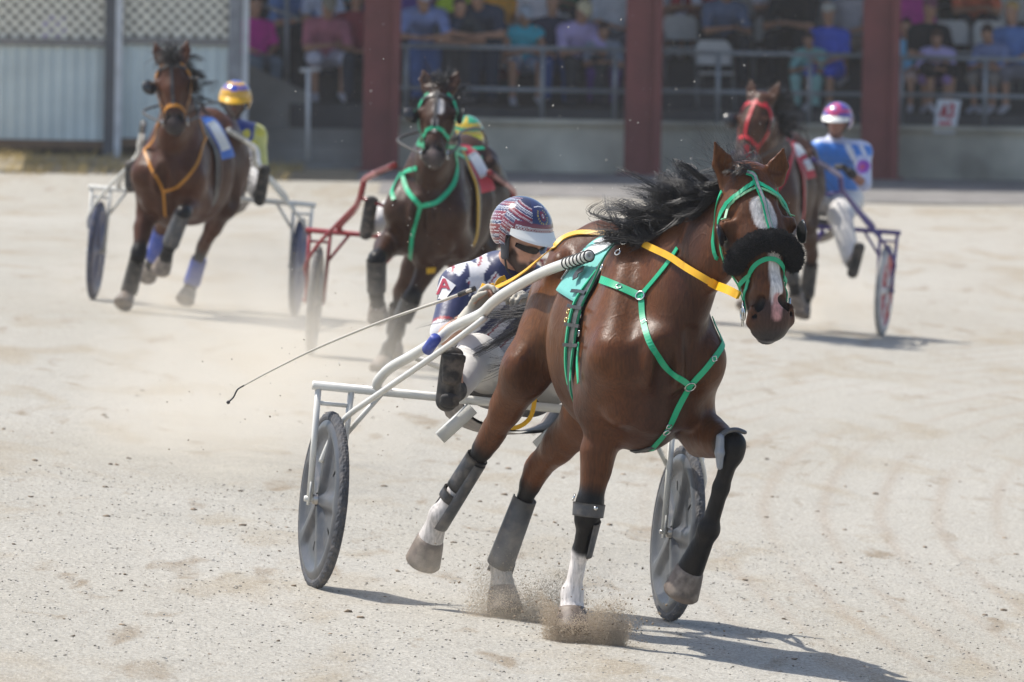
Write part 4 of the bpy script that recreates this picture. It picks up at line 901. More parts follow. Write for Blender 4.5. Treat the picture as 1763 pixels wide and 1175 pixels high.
SP = [
 (716, 2, 'lean', 1.0, '#7a3aa8', '#30304a', 2, 'hair', '#2a1a12', 'spectator in violet in the third row right of the first column'),
 (757, 2, 'sit', 1.0, '#c8788c', '#40404e', 2, 'hair', '#6a4a30', 'spectator in dusty pink behind the lime yellow one'),
 (812, 2, 'sit', 1.0, '#d8d8de', '#4a5a78', 2, 'cap', '#3a5a9a', 'spectator in a white shirt and blue cap in the third row'),
 (846, 1, 'lean', 1.0, '#e0a030', '#505058', 2, 'hair', '#241810', 'spectator in an amber shirt behind the navy shirted one'),
 (878, 2, 'lean', 1.0, '#b8344a', '#2c2c38', 2, 'cap', '#d8d4c8', 'spectator in a red shirt and white cap behind the turquoise vest'),
 (918, 1, 'sit', 1.0, '#e4e0ea', '#3a4a70', 2, 'hair', '#8a6a44', 'spectator in a white top behind the auburn haired one'),
 (968, 2, 'sit', 1.0, '#4a8a6a', '#38383e', 2, 'hair', '#1c140e', 'spectator in a green shirt in the third row, centre'),
 (1050, 1, 'sit', 1.0, '#c0c4d0', '#4a4e5a', 2, 'cap', '#e0dccc', 'spectator in pale grey and a cream cap just left of the second column'),
 (478, 1, 'lean', 1.0, '#5a7ab0', '#30343c', 2, 'hair', '#2a2018', 'spectator in faded blue between the stair rails'),
 (612, 0, 'sit', 1.0, '#8a2a3a', '#303848', 2, 'hair', '#2a1a12', 'spectator in dark red half hidden by the first column'),
 (1238, 1, 'lean', 1.0, '#5a6a8a', '#2c3038', 2, 'cap', '#8a8478', 'spectator in slate blue in the second row between the columns'),
 (1330, 2, 'lean', 1.0, '#d0ccd8', '#5a4a48', 2, 'hair', '#4a3424', 'spectator in an off white shirt behind the empty chairs'),
 (1455, 2, 'sit', 1.0, '#7a9ac8', '#3a3e4a', 2, 'hair', '#3a281c', 'spectator in light blue in the third row left of the third column'),
 (1672, 2, 'lean', 1.0, '#c86a4a', '#30303a', 2, 'cap', '#2a2a30', 'spectator in a rust shirt and dark cap above the white sign'),
  # px, row, pose, scale, shirt, legs, leglen, headwear, colour, label
 (108, 1, 'sit', 1., '#a99ac8', '#555566', 2, 'hair', '#9a7a50', 'spectator in a lilac shirt sitting behind the lattice fence'),
 (437, 0, 'sit', .9, '#d020a0', '#667788', 2, 'hair', '#402818', 'spectator in magenta at the left end of the grandstand, by the white post'),
 (557, 0, 'lean', 1., '#b06a7c', '#c8cce0', 1.05, 'cap', '#8a8578', 'spectator in a mauve shirt and white shorts bending forward in a grey cap'),
 (548, 1, 'sit', 1., '#d8dcf0', '#303a50', 2, 'hair', '#3a2618', 'spectator in a white blouse behind the mauve shirted one'),
 (592, 2, 'sit', 1., '#3fa8c0', '#28406a', 2, 'hair', '#22180f', 'spectator in a teal top in the third row beside the first column'),
 (703, 1, 'sit', 1., '#5a3a96', '#33304a', 2, 'cap', '#b8b0a8', 'spectator in purple right of the first maroon column'),
 (733, 0, 'stand', .98, '#7f92c8', '#41609a', 2, 'cap', '#c9cde6', 'spectator in a white cap and blue shirt leaning on the railing'),
 (786, 1, 'sit', .92, '#b8d830', '#303038', 2, 'hair', '#2a2018', 'spectator in a lime yellow shirt behind the railing'),
 (790, 0, 'stand', .93, '#3a4046', '#3a3c44', 2, 'hair', '#0c0c10', 'black haired spectator in dark clothes leaning on the railing'),
 (830, 0, 'stand', 1.02, '#26344e', '#1e2c44', 2, 'hair', '#6a4a2c', 'brown haired spectator in a navy shirt leaning on the railing'),
 (862, 0, 'lean', .78, '#c9c9d0', '#7a1c38', .9, 'hair', '#3a241a', 'child in a white shirt and dark red shorts sitting by the railing'),
 (894, 0, 'lean', .95, '#35b4cc', '#8ea0c0', .75, 'cap', '#a8b4c4', 'spectator in a turquoise vest and pale cap with bare knees'),
 (950, 0, 'sit', .98, '#28304c', '#2a4a86', 2, 'hair', '#5a3020', 'auburn haired spectator in a navy top and blue trousers'),
 (984, 0, 'lean', 1.0, '#b0a4d4', '#2c3038', 2, 'cap', '#cdc6a8', 'spectator in a lilac checked shirt and cream cap'),
 (1034, 0, 'lean', .80, '#8a94a8', '#4a2a72', 2, 'hair', '#40281c', 'spectator in purple trousers left of the second column'),
 (1157, 2, 'lean', .95, '#d8dcee', '#8a6a58', 1., 'hair', '#4a3020', 'spectator in a white shirt in the third row by the second column'),
 (1196, 2, 'lean', .95, '#a01c34', '#d0d0e0', 1., 'hair', '#2a1a14', 'spectator in a red shirt in the third row by the second column'),
 (1290, 3, 'sit', 1., '#46405a', '#38303c', 2, 'hair', '#2a1c14', 'spectator in dull purple in the top rows between the columns'),
 (1380, 1, 'lean', 1.1, '#16181e', '#1c1e26', 2, 'hair', '#1c1410', 'spectator in a black shirt leaning forward in the second row'),
 (1428, 0, 'sit', .92, '#3c58c8', '#2c48c0', 1., 'cap', '#b8b8b4', 'spectator in a royal blue dress and white hat by the third column'),
 (1402, 0, 'lean', .74, '#7fb4b4', '#8fc0be', 2, 'hair', '#3a2418', 'child in pale teal beside the royal blue dress'),
 (1466, 1, 'sit', .98, '#a8a8b4', '#9a8878', 1., 'hair', '#4a3222', 'spectator in a grey top holding a paper left of the third column'),
 (1566, 1, 'sit', 1., '#b03090', '#40304a', 2, 'hair', '#2c1c14', 'spectator in magenta just right of the third column'),
 (1598, 0, 'sit', .98, '#14161c', '#1c1a20', 1.1, 'cap', '#7a4a60', 'spectator in black and a pink cap behind the white sign'),
 (1561, 0, 'sit', .80, '#78b8e0', '#c0a8a0', .9, 'hair', '#241610', 'child in pale blue beside the black shirted spectator'),
 (1618, 0, 'lean', .78, '#b0a8d8', '#9c7cb0', 1., 'hair', '#4c3424', 'child in lavender beside the black shirted spectator'),
 (1722, 0, 'lean', .84, '#7686b4', '#8a8480', 1.2, 'hair', '#3a241a', 'child in dull blue at the right edge of the railing'),
 (1745, 0, 'sit', .96, '#5f84c4', '#70707c', 1.2, 'hair', '#b89a60', 'fair haired spectator in blue at the right edge of the grandstand'),
 (1640, 3, 'lean', 1., '#20222c', '#26262e', 2, 'hair', '#1c1410', 'spectator in near black clothes in the top rows behind the sign'),
 (1705, 3, 'sit', 1., '#8aa0a4', '#2a3050', 2, 'hair', '#30221a', 'spectator in pale grey green in the top rows at the right'),
 (1010, 3, 'sit', 1., '#3c4048', '#2c3038', 2, 'hair', '#2a1c14', 'spectator in charcoal in the top rows left of the second column')]
for px, r, po_, z, sh_, lg, ll, hw, hc, lab in SP:
    z *= 1.1
    p = st(px, 60, ROWY[r]); fr_ = Fr((p[0], ROWY[r] + (.2 if r else -.70 if po_ == 'stand' else .1), ROWZ[r] if px > 300 else 1.0), (random.uniform(5, 48) if px < 1100 else random.uniform(-35, 20)) if po_ != 'stand' else random.uniform(-10, 25)); Jp = {k: (np.array(v) * z if k != 'hf' else v) for k, v in POSE[po_].items()}
    o = dict(shirt=(mat('cloth_' + sh_[1:], sh_, .85, var=.2, vs=9), None), legs=mat('cloth_' + lg[1:], lg, .85, var=.15, vs=9), leglen=ll, sleeve=.75 if 'vest' not in lab else 0, shoes=mat('shoe_' + ('pale' if ll < 1.5 else 'dark'), (.5, .5, .55) if ll < 1.5 else (.04, .04, .045), .7))
    if hw == 'cap': o['cap'] = mat('cap_' + hc[1:], hc, .8)
    o['hair'] = mat('hair_' + (hc[1:] if hw == 'hair' else 'brown'), hc if hw == 'hair' else '#3a281c', .7, var=.3, vs=30); o['long'] = 'blouse' in lab or 'dress' in lab
    person(lab, fr_, Jp, o, 'spectators in the grandstand', h=.024, z=z, base=(0, 0, 0))
# ------------------------------------------------------------------ front horse, sulky and driver
def frame(pa, pb, psi, off=0.):
    a, b_ = hit(*pa), hit(*pb); O = (a + b_) / 2; O[2] = gz(O[0], O[1]); return Fr(O, psi)
A = frame((567, 1017), (1177, 1071), 14); at = A.at; VO = -.065
green = mat('strap_green', '#12a878', .45, var=.08); greend = mat('strap_green_trim', '#0c8f66', .5); blk = mat('tack_black', (.018, .018, .02), .42, var=.3, vs=20, dust=.25); yel = mat('rein_yellow', '#e0a800', .45, var=.08)
chrome = mat('chrome', (.62, .62, .60), .18, 1.); brass = mat('brass', (.62, .45, .18), .25, 1.); grey = mat('boot_grey', (.062, .066, .074), .5, var=.25, vs=15, dust=.3); greyl = mat('boot_pale_grey', (.20, .22, .25), .4, var=.15, dust=.2)
DF = 3.0
JA = dict(wi=at(1110, 406, 2.0) + (0, .012, 0), yaw=-4, roll=4, hw=1.30, hd=1.14, lw=1.02, hoof=1.16, crest=.0,
  poll=at(1290, 302, 2.66), muz=at(1327, 574, 2.86), fn=(1, .02, .2),
  RFe=at(1040, 735, 2.02), RF=[at(1013, 880, 2.04), at(985, 1022, 1.93), at(984, 1092, 1.98)],
  LFe=at(1205, 745, 2.12), LF=[at(1263, 768, 2.50), at(1220, 912, 2.40), at(1172, 1016, 2.28)],
  RHs=at(905, 640, 1.18), RH=[at(845, 752, .88), at(757, 888, .70), at(728, 962, .60)], RHf=(.9, 0, .3),
  LHs=at(1012, 712, 1.34), LH=[at(922, 810, .93), at(862, 970, .80), at(868, 1054, .86)],
  ears=[(at(1256, 312, 2.62), at(1231, 246, 2.66)), (at(1333, 312, 2.62), at(1349, 256, 2.66))],
  ew=1.15, marks=[((.135, .002, .105), (.185, .010, .105), .062, WHITE, .005), ((.185, .014, .105), (.30, .026, .095), .034, WHITE, .005), ((.26, .026, .09), (.50, .016, .070), .030, WHITE, .005), ((.49, .016, .066), (.555, .004, .058), .021, (.50, .25, .22), .006), ((.585, -.0, -.02), (.60, 0, -.03), .022, (.45, .28, .25), .008)],
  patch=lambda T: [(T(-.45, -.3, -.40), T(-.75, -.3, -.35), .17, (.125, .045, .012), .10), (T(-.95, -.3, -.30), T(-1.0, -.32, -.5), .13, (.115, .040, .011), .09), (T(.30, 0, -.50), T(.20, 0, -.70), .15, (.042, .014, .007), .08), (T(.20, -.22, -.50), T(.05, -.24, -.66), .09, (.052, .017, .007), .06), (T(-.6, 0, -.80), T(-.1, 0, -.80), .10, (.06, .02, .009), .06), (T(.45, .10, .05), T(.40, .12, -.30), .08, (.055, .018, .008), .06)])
HA = horse('dark bay horse in front, with green straps, black fleece noseband and white blaze', A, JA, .0078, (.092, .0305, .0088), 'harness horses racing', socks=[('RF', .32), ('RH', .42), ('LH', .25)])
ra = HA['root']; bv = HA['bvh']; W = A.w
hairm = mat('hair_black', (.012, .011, .012), .42, var=.3, spec=.6)
mane(HA, 3200, .29, .0014, (-.45, -.85, .12), (-1.0, -.42, .0), hairm, 110)
# wisps thrown up behind the ears, forelock
N0, N1, N2, N3 = HA['N']; rt = W(N3 + HA['eu'] * .10 + RNG.normal(0, .025, (150, 3))); hair('mane_wisps', flow(rt, nrm(np.array((-.2, -.5, 1.)) @ A.M), nrm(np.array((-.9, -.8, .55)) @ A.M), .30, 10, .32, .03), .0007, hairm, ra)
rt = W(HA['Hd'](-.01, 0, .02) + RNG.normal(0, .018, (160, 3))); hair('forelock', locks(rt, nrm(np.array((.35, -.6, .25)) @ A.M), nrm(np.array((.15, -.7, -.5)) @ A.M), .10, 7, .16, .01, 14), .0013, hairm, ra)
tl = W(HA['T'](-1.20, 0, -.20) + RNG.normal(0, .018, (420, 3))); hair('tail', locks(tl, nrm(np.array((-.42, -.40, -.75)) @ A.M), nrm(np.array((-.95, -.30, -.02)) @ A.M), .84, 14, .11, .03, 40), .0016, hairm, ra)
# breast collar and neck strap
def S_(px, wd, m, nm='strap', off=.004, par=None, n=10): P, N = on(bv, px, n, off); return strap(nm, P, N, wd, m, par or ra)
bc = S_([(1036, 482), (1066, 495), (1103, 511)], .030, green, 'breast_collar')
S_([(1105, 513), (1108, 552), (1123, 600), (1150, 635), (1187, 664)], .024, green, 'chest_strap', par=bc)
S_([(1187, 664), (1215, 634), (1240, 600), (1254, 570), (1260, 535)], .024, green, 'chest_strap', par=bc)
S_([(1187, 664), (1168, 700), (1148, 740), (1120, 774)], .024, green, 'chest_strap', par=bc)
S_([(1124, 768), (1108, 774), (1090, 776)], .026, blk, 'buckle_strap', par=bc)
S_([(1103, 511), (1130, 480), (1152, 452), (1168, 428)], .020, green, 'neck_strap', par=bc)
def ring_at(px, r=.017, m=chrome, u=None, par=None):
    h = bv.ray_cast(Vector(CAM), Vector(ray(*px)).normalized()); p = np.array(h[0]) + np.array(h[1]) * .010 if h[0] is not None else W(at(px[0], px[1], u))
    return MB().torus(p, np.array(h[1]) if h[0] is not None else A.F, r, .0035, 18, 6).build('ring', m, par or ra)
ring_at((1104, 511), .018, par=bc); ring_at((1187, 664), .021, par=bc); ring_at((1146, 742), .014, par=bc)
# saddle, girth, number cloth
sad = girth(HA, -.085, blk, 'saddle', .125, .012, tilt=-.02)
girth(HA, -.022, greend, 'girth_trim', .008, .015, tilt=-.02, parent=sad)
girth(HA, -.135, green, 'girth', .022, .022, tilt=-.02, parent=sad)
girth(HA, -.17, blk, 'girth_backing', .045, .010, tilt=-.02, parent=sad)
pad = cloth_patch(HA, [(-.60, -4), (-.20, -4), (-.20, -62), (-.56, -58)], mat('pad_turquoise', '#69b4ac', .6, var=.1), 'number_cloth', 16, .014)
padw = mat('pad_white', (.62, .64, .64), .6)
for qd in ([(-.50, -10), (-.24, -10), (-.24, -19), (-.50, -19)], [(-.34, -19), (-.24, -19), (-.40, -42), (-.50, -42)], [(-.52, -28), (-.44, -28), (-.46, -50), (-.53, -50)]): cloth_patch(HA, qd, padw, 'numeral', 8, .021, parent=pad)
for px in ((1003, 545), (1000, 575), (1006, 520), (1040, 462), (1066, 437), (1075, 420)): ring_at(px, .012, par=sad)
for k, px in enumerate(((982, 538), (984, 548), (978, 552))): ring_at(px, .009, brass, par=sad)
S_([(996, 585), (991, 615), (988, 658)], .014, green, 'hanging_strap', .014, par=sad); S_([(1003, 590), (1000, 625), (1002, 660)], .016, green, 'hanging_strap', .014, par=sad)
S_([(1015, 470), (1003, 478), (1000, 488)], .028, blk, 'shaft_tug', .03, par=sad)
# bridle
Hd = HA['Hd']; br = hline(HA, [(.0, -.02, .05), (.015, .0, .06), (.05, .005, .09), (.12, .012, .11), (.20, .014, .11), (.27, .014, .10)]); brd = strap('bridle', br[0], br[1], .021, green, ra)
strap('face_strap', br[0] + br[1] * .006, br[1], .010, mat('strap_grey', (.25, .25, .26), .5), brd)
for s in (-1, 1):
    P, N = hline(HA, [(.03, .0, .09), (.055, .05 * s, .08), (.09, .085 * s, .05), (.15, .108 * s, .0), (.25, .105 * s, -.04), (.36, .085 * s, -.045), (.47, .07 * s, -.04)]); strap('cheek_strap', P, N, .017, green, brd)
    P, N = hline(HA, [(.05, .0, .09), (.075, .05 * s, .08), (.11, .085 * s, .05), (.17, .11 * s, .03)]); strap('blinker_stay', P, N, .010, mat('strap_sage', '#5f9a72', .5), brd)
    P, N = hline(HA, [(.05, .08 * s, -.02), (.16, .09 * s, -.12), (.26, .05 * s, -.19)]); strap('throat_latch', P, N, .016, green, brd)
    bl = blinker(HA, s, mat('blinker_black', (.02, .02, .022), .3, spec=.6), 14 if s > 0 else 8, .044); bl.parent = brd
P, N = hline(HA, [(.425, .085 * -1, -.03), (.385, -.06, .05), (.355, -.03, .08), (.35, 0, .10), (.355, .03, .08), (.385, .06, .05), (.425, .085, -.03)]); strap('noseband', P, N, .018, green, brd)
for s in (-1, 1):
    P, N = hline(HA, [(.40, .06 * s, .03), (.45, .07 * s, .0), (.51, .068 * s, -.025)]); strap('bit_strap', P, N, .015, green, brd)
    c = W(Hd(.515, .069 * s, -.018)); MB().torus(c, HA['sd'] @ A.M, .026, .0045, 22, 7).tube(np.array([c + np.array((0, 0, .05)), c - np.array((0, 0, .05))]), .005, 8).build('bit', chrome, brd)
# fleece roll over the nose
S = Sdf(); fl = crv([Hd(.345, -.088, .02), Hd(.315, -.076, .062), Hd(.290, -.042, .098), Hd(.282, .0, .108), Hd(.290, .042, .098), Hd(.315, .076, .062), Hd(.345, .088, .02)], 5)
for i in range(len(fl) - 1): S.seg(fl[i], fl[i + 1],   .035 + .005 * math.sin(i * 2.1), .035 + .005 * math.sin(i * 2.1 + 2.1), .01)
V, F = S.mesh(.008); Wf = W(V); fle = build('fleece_noseband', Wf, F, mat('fleece_black', (.012, .012, .013), .95, bump=.6, bs=140, spec=.2), ra)
ix = RNG.integers(0, len(V), 6500); c_ = np.array([fl[np.argmin(np.linalg.norm(fl - v, axis=1))] for v in V[ix]]); dv = (V[ix] - c_); dv /= np.linalg.norm(dv, axis=1)[:, None]
hair('fleece_pile', flow(Wf[ix], dv @ A.M, dv @ A.M, .008, 4, .5, .003), .0011, mat('fleece_fibre', (.02, .02, .022), .9, spec=.2), fle)
# leg boots
K, Ft, So, cor, a = HA['legs']['RF']; kb = boot_shell(A, K + (0, 0, .030), K - (0, 0, .022), (.058, .062), (.055, .060), 1, -180, 180, mat('boot_dark', (.05, .052, .058), .5, dust=.2), ra, 'knee_boot')
boot_shell(A, K + (Ft - K) * .10, K + (Ft - K) * .52, (.051, .056), (.043, .049), 1, 20, 170, grey, ra, 'knee_boot_guard'); ring_at((992, 858), .012, par=kb); MB().ball(W(K + (.076, .008, .016)), .009, 10, 8).build('stud', chrome, kb)
K, Ft, So, cor, a = HA['legs']['LF']; S = Sdf(); X1 = (1, 0, 0)
S.seg(K + (.02, -.062, .03), K + (.02, -.058, -.03), (.034, .014), (.036, .016), .01, X1); S.seg(K + (.02, -.058, -.03), K + (.02, -.052, -.085), (.036, .016), (.014, .012), .01, X1); V, F = S.mesh(.006); kb = build('knee_boot', W(V), F, greyl, ra)
sp_ = crv([K + (.02, -.062, .03), K + (.02, -.045, .050), K + (.02, -.005, .064), K + (.02, .035, .056)], 8); S = Sdf()
for i in range(len(sp_) - 1): S.seg(sp_[i], sp_[i + 1], (.017, .007), None, .006, X1)
V, F = S.mesh(.006); build('knee_boot_strap', W(V), F, grey, kb)
K, Ft, So, cor, a = HA['legs']['RH']; boot_shell(A, K + (Ft - K) * .30, Ft + (Ft - K) * .08, (.041, .050), (.048, .061), 1, -20, 200, grey, ra, 'hind_boot'); boot_shell(A, K + (Ft - K) * .26, K + (Ft - K) * .66, (.040, .047), (.039, .047), 1, -180, 180, blk, ra, 'hind_boot_wrap'); boot_shell(A, K + (Ft - K) * .70, K + (Ft - K) * .80, (.044, .052), (.044, .052), 1, -180, 180, blk, ra, 'hind_boot_strap')
K, Ft, So, cor, a = HA['legs']['LH']; boot_shell(A, K + (Ft - K) * .30, Ft + (Ft - K) * .02, (.042, .050), (.048, .060), 1, -110, 110, grey, ra, 'hind_boot'); boot_shell(A, K + (Ft - K) * .38, Ft - (Ft - K) * .06, (.0405, .048), (.045, .057), 1, 110, 250, blk, ra, 'hind_boot_wrap'); MB().ball(W(Ft + (-.03, .06, .08)), .024, 10, 8, np.diag([1, .6, 1.3])).build('boot_buckle', blk, ra)
boot_shell(A, Ft - (Ft - K) * .05, Ft + (Ft - K) * .16, (.050, .060), (.056, .070), 1, 60, 200, grey, ra, 'hind_boot_cup')
for px in ((1005, 508), (1000, 532), (996, 562), (993, 596)): S_([(px[0] - 13, px[1] - 2), (px[0] + 12, px[1] + 2)], .014, mat('keeper_black', (.008, .008, .009), .5), 'keeper', .024, par=sad, n=6)
for px in ((1066, 495), (1110, 556), (1150, 733), (1228, 618)):
    h_ = bv.ray_cast(Vector(CAM), Vector(ray(*px)).normalized())
    if h_[0] is not None: MB().torus(np.array(h_[0]) + np.array(h_[1]) * .008, np.array(h_[1]), .013, .0028, 4, 6).build('buckle', chrome, bc)
# sulky
whitep = mat('sulky_white', (.66, .65, .60), .32, var=.06, coat=.3, dust=.18)
sl = [(0, -.64 + .0, .835)] + [tuple(at(*q)) for q in ((652, 655, .04), (672, 634, .12), (712, 611, .28), (757, 583, .46), (777, 566, .55), (800, 554, .64), (829, 540, .74), (850, 520, .85), (880, 499, 1.0), (940, 467, 1.38), (1014, 441, 1.80))]
HV = HA['T'](-.2, 0, 0)[1]; slr = [(0, .51, .835)] + [(q[0], 2 * (HV + .02 * 0) - q[1] + .05, q[2] - .02) for q in sl[1:]]
low = {-1: [tuple(at(*q)) for q in ((553, 796, .03), (566, 765, .05), (582, 735, .08), (604, 712, .14), (650, 680, .30), (760, 604, .62), (836, 547, .78))]}
SA, shA = sulky('white sulky with dark grey disc wheels behind the front horse', A, VO, whitep, '#44464b', lin('#46494e'), {-1: sl, 1: slr}, low=low, seatw=(-.20, .28))
MB().tube(W([at(750, 583, .55), at(736, 603, .47)]), .024, 12).build('shaft_tape', mat('tape_blue', '#3a4a9a', .5), SA)
# driver
NAVY = (.016, .022, .085); RED = (.28, .012, .025); WHT = (.66, .66, .68); GOLD = (.42, .30, .06)
hc = at(896, 399, -.05); hf = np.array((.88, .50, -.42)); hup = np.array((.30, .10, 1.0))
JD = dict(pel=at(880, 655, -.34), chest=at(858, 474, -.17), head=hc + np.array((.02, .012, -.045)), hf=hf, hup=hup, side=(.05, 1, -.12),
  shR=at(790, 496, -.12), shL=at(930, 505, -.12), elR=at(766, 580, .02), haR=at(812, 540, .38), hdR=(.15, .42, .85), hnR=(-.75, -.6, .2),
  elL=at(1000, 580, .05), haL=at(905, 520, .28), hdL=(.7, -.5, .35), hnL=(0, .3, .9),
  knR=at(822, 612, .20), anR=at(782, 672, .52), toR=at(779, 610, .60), heR=at(769, 690, .565), knL=at(1010, 640, .12), anL=at(1050, 690, .46), toL=at(1060, 610, .5), heL=at(1046, 705, .48))
def silks(V):
    C = np.tile(np.array(WHT), (len(V), 1)); p = V - JD['chest']; q = p[:, 1] * .85 - p[:, 2] * .55; k = (q / .075) % 1
    C[(k < .40)] = NAVY; C[(k > .50) & (k < .60)] = RED
    d, t = segd(V, JD['shR'], JD['elR']); C[(d < .088) & (p[:, 1] < -.15)] = NAVY; dl, _ = segd(V, JD['shL'], JD['elL']); C[(dl < .11) & (p[:, 1] > .16)] = NAVY
    e = (d < .12) & (t > .84) & (p[:, 1] < -.10); C[e] = WHT; C[(d < .12) & (t > .79) & (t < .85) & (p[:, 1] < -.1)] = RED
    k2 = (d < .12) & (t < .18) & (p[:, 1] < -.08) & (p[:, 1] > -.15); C[k2] = WHT
    c_, _ = segd(V, JD['chest'] + (0, 0, .02), JD['head'] - (0, 0, .06)); C[c_ < .085] = NAVY; return C
DRED = (.17, .008, .022)
def helm_a(t, p, d):
    az = math.degrees(t); el_ = math.degrees(p)
    if az > 180: az -= 360
    if el_ > 74 and abs(az) < 60:                                   # woven band over the brim
        z = (el_ - 75) / 3.6; zz = abs(((az / 5.5 + (int(z) % 2) * .5) % 1) - .5) * 2
        if el_ < 75.2 or 88.6 < el_ < 89.8: return WHT
        return WHT if el_ < 88 and abs(zz - (z % 1)) < .24 else DRED
    if el_ > 66 and abs(az) < 64: return DRED
    g = (az / 16) ** 2 + ((el_ - 50) / 17) ** 2                      # front badge
    if g < .06: return WHT if (int(az / 1.6) + int(el_ / 3)) % 2 else RED
    if g < .34: return DRED if abs(az) < 7 else NAVY
    if .62 < g < 1.1 and el_ > 38: return GOLD if int(math.degrees(math.atan2(el_ - 50, az)) / 9) % 2 else NAVY
    if abs(el_ - 29 - abs(az) * .12) < 1.0 and abs(az) < 22: return WHT
    if abs(az) < 30: return NAVY
    q = el_ - abs(abs(az) - 90) * .28 + (10 if abs(az) > 90 else 0)
    if q < 20: return (.012, .014, .05)
    k = (q - 20) / 6.6; i = int(k); f = k % 1
    if i in (1, 5): return WHT if abs(f - .5 - .16 * (abs((az / 5) % 1 - .5) * 4 - 1)) < .14 else NAVY
    return WHT if f < .12 or (.34 < f < .43 and i % 2 == 0) else (NAVY if i % 4 == 2 else DRED)
glv = mat('glove_cream', (.48, .45, .38), .7, var=.15)
dr, dp, HH, ax_ = person('driver in navy, white and red silks and dark glasses behind the front horse', A, JD, dict(skin=(.56, .31, .21), beard=(.07, .042, .03), shirt=(mat('silks', attr=True, rough=.45, var=.12, vs=16, bump=.5, bs=14, sheen=.2), silks), collar=True, sleeve=.92, legs=mat('breeches_white', (.60, .58, .55), .55, var=.12, vs=8, bump=.7, bs=11), leglen=1.9, shoes=mat('boot_rubber', (.022, .021, .02), .6, var=.4, vs=18, dust=.4), boots=True, gloves=glv, curl=1.25), 'race drivers', h=.0075)
hm = helmet(A, hc + hup * .016, hf + (0, 0, .2), hup, dr, helm_a, z=.97, res=(260, 100))
f_, s_, u_ = ax_; g = MB()                                          # wrap-round dark glasses
V = []; 
for o in (0, .004):
    for i in range(25):
        t = R(-72 + 144 * i / 24); hgt = .0145 * (1 - .5 * abs(math.sin(t)) ** 3) * (1 - .45 * math.exp(-(t / .13) ** 2))
        for k in (-1, 1): V.append(HH((.098 + o) * math.cos(t) ** .8 if abs(t) < 1.57 else 0, (.082 + o) * math.sin(t), .014 + .006 + k * hgt - .006))
n_ = 50; F = [[o * n_ + 2 * i, o * n_ + 2 * i + 1, o * n_ + 2 * i + 3, o * n_ + 2 * i + 2] for o in (0, 1) for i in range(24)] + [[2 * i + k, 2 * i + 2 + k, n_ + 2 * i + 2 + k, n_ + 2 * i + k] for i in range(24) for k in (0, 1)]
build('sunglasses', W(np.array(V)), F, mat('dark_lens', (.01, .009, .009), .06, spec=.9, coat=.5), dr)
for q in (-1, 1):
    S = Sdf(); S.seg(HH(-.03, .088 * q, .03), HH(.012, .086 * q, -.06), (.030, .010), (.022, .010), .01, f_); S.seg(HH(-.02, .085 * q, .035), HH(-.025, .085 * q, -.005), (.015, .02), None, .006, f_, True); V, F = S.mesh(.005); build('ear_guard', W(V), F, mat('guard_grey', (.05, .05, .055), .6), hm)
MB().tube(W(crv([HH(.012, -.086, -.06), HH(.035, -.066, -.11), HH(.055, -.02, -.135), HH(.055, .02, -.135), HH(.035, .066, -.11), HH(.012, .086, -.06)], 6)), .0045, 8).build('chin_strap', blk, hm)
# sleeve badge
bvs = BVHTree.FromObject(dp['shirt'], bpy.context.evaluated_depsgraph_get()); of = LOC[dr.name]
class _B:
    def ray_cast(s, o, d):
        h = bvs.ray_cast(o - Vector(of), d); return (h[0] + Vector(of), h[1], h[2], h[3]) if h[0] is not None else h
    def find_nearest(s, p):
        h = bvs.find_nearest(p - Vector(of)); return (h[0] + Vector(of), h[1], h[2], h[3])
bs = _B()
def decal(poly, m, nm, par, off, sub=6):                             # a cloth badge lying on the sleeve
    poly = np.array(poly, float); V = []; k = sub + 1
    for i in range(k):
        for j in range(k):
            a, b_ = i / sub, j / sub; x, y = (poly[0] * (1 - b_) + poly[1] * b_) * (1 - a) + (poly[3] * (1 - b_) + poly[2] * b_) * a
            h_ = bs.ray_cast(Vector(CAM), Vector(ray(x, y)).normalized())
            if h_[0] is None: h_ = bs.find_nearest(Vector(W(at(x, y, -.05))))
            V.append(np.array(h_[0]) + np.array(h_[1]) * off)
    return build(nm, V, [[i * k + j, i * k + j + 1, (i + 1) * k + j + 1, (i + 1) * k + j] for i in range(sub) for j in range(sub)], m, par)
sp = dp['shirt']; bd = decal([(763, 476), (785, 492), (766, 518), (748, 512)], mat('badge_white', WHT, .6), 'badge', sp, .004)
rdm = mat('badge_red', (.36, .015, .05), .6)
for q in ([(764, 481), (768.5, 481), (758, 508), (753.5, 508)], [(764, 481), (768.5, 481), (776, 500), (771, 500)], [(760, 493), (773, 493), (773, 497), (759, 497)]): decal(q, rdm, 'letter', bd, .007, 4)
# boot sole seen from the front
S = Sdf(); to, he = JD['toR'], JD['heR']; fd = nrm(np.array((1, .0, -.15))); S.seg(to + fd * .035, to * .45 + he * .55 + fd * .04, (.050, .012), (.040, .012), .01, (0, 1, 0)); S.seg(he + fd * .052 + (to - he) * .12, he + fd * .052, (.041, .018), (.040, .018), .004, (0, 1, 0)); V, F = S.mesh(.006)
build('boot_sole', W(V), F, mat('sole_rubber', (.03, .029, .028), .75, var=.4, vs=25, bump=.6, bs=45, dust=.5), dr)
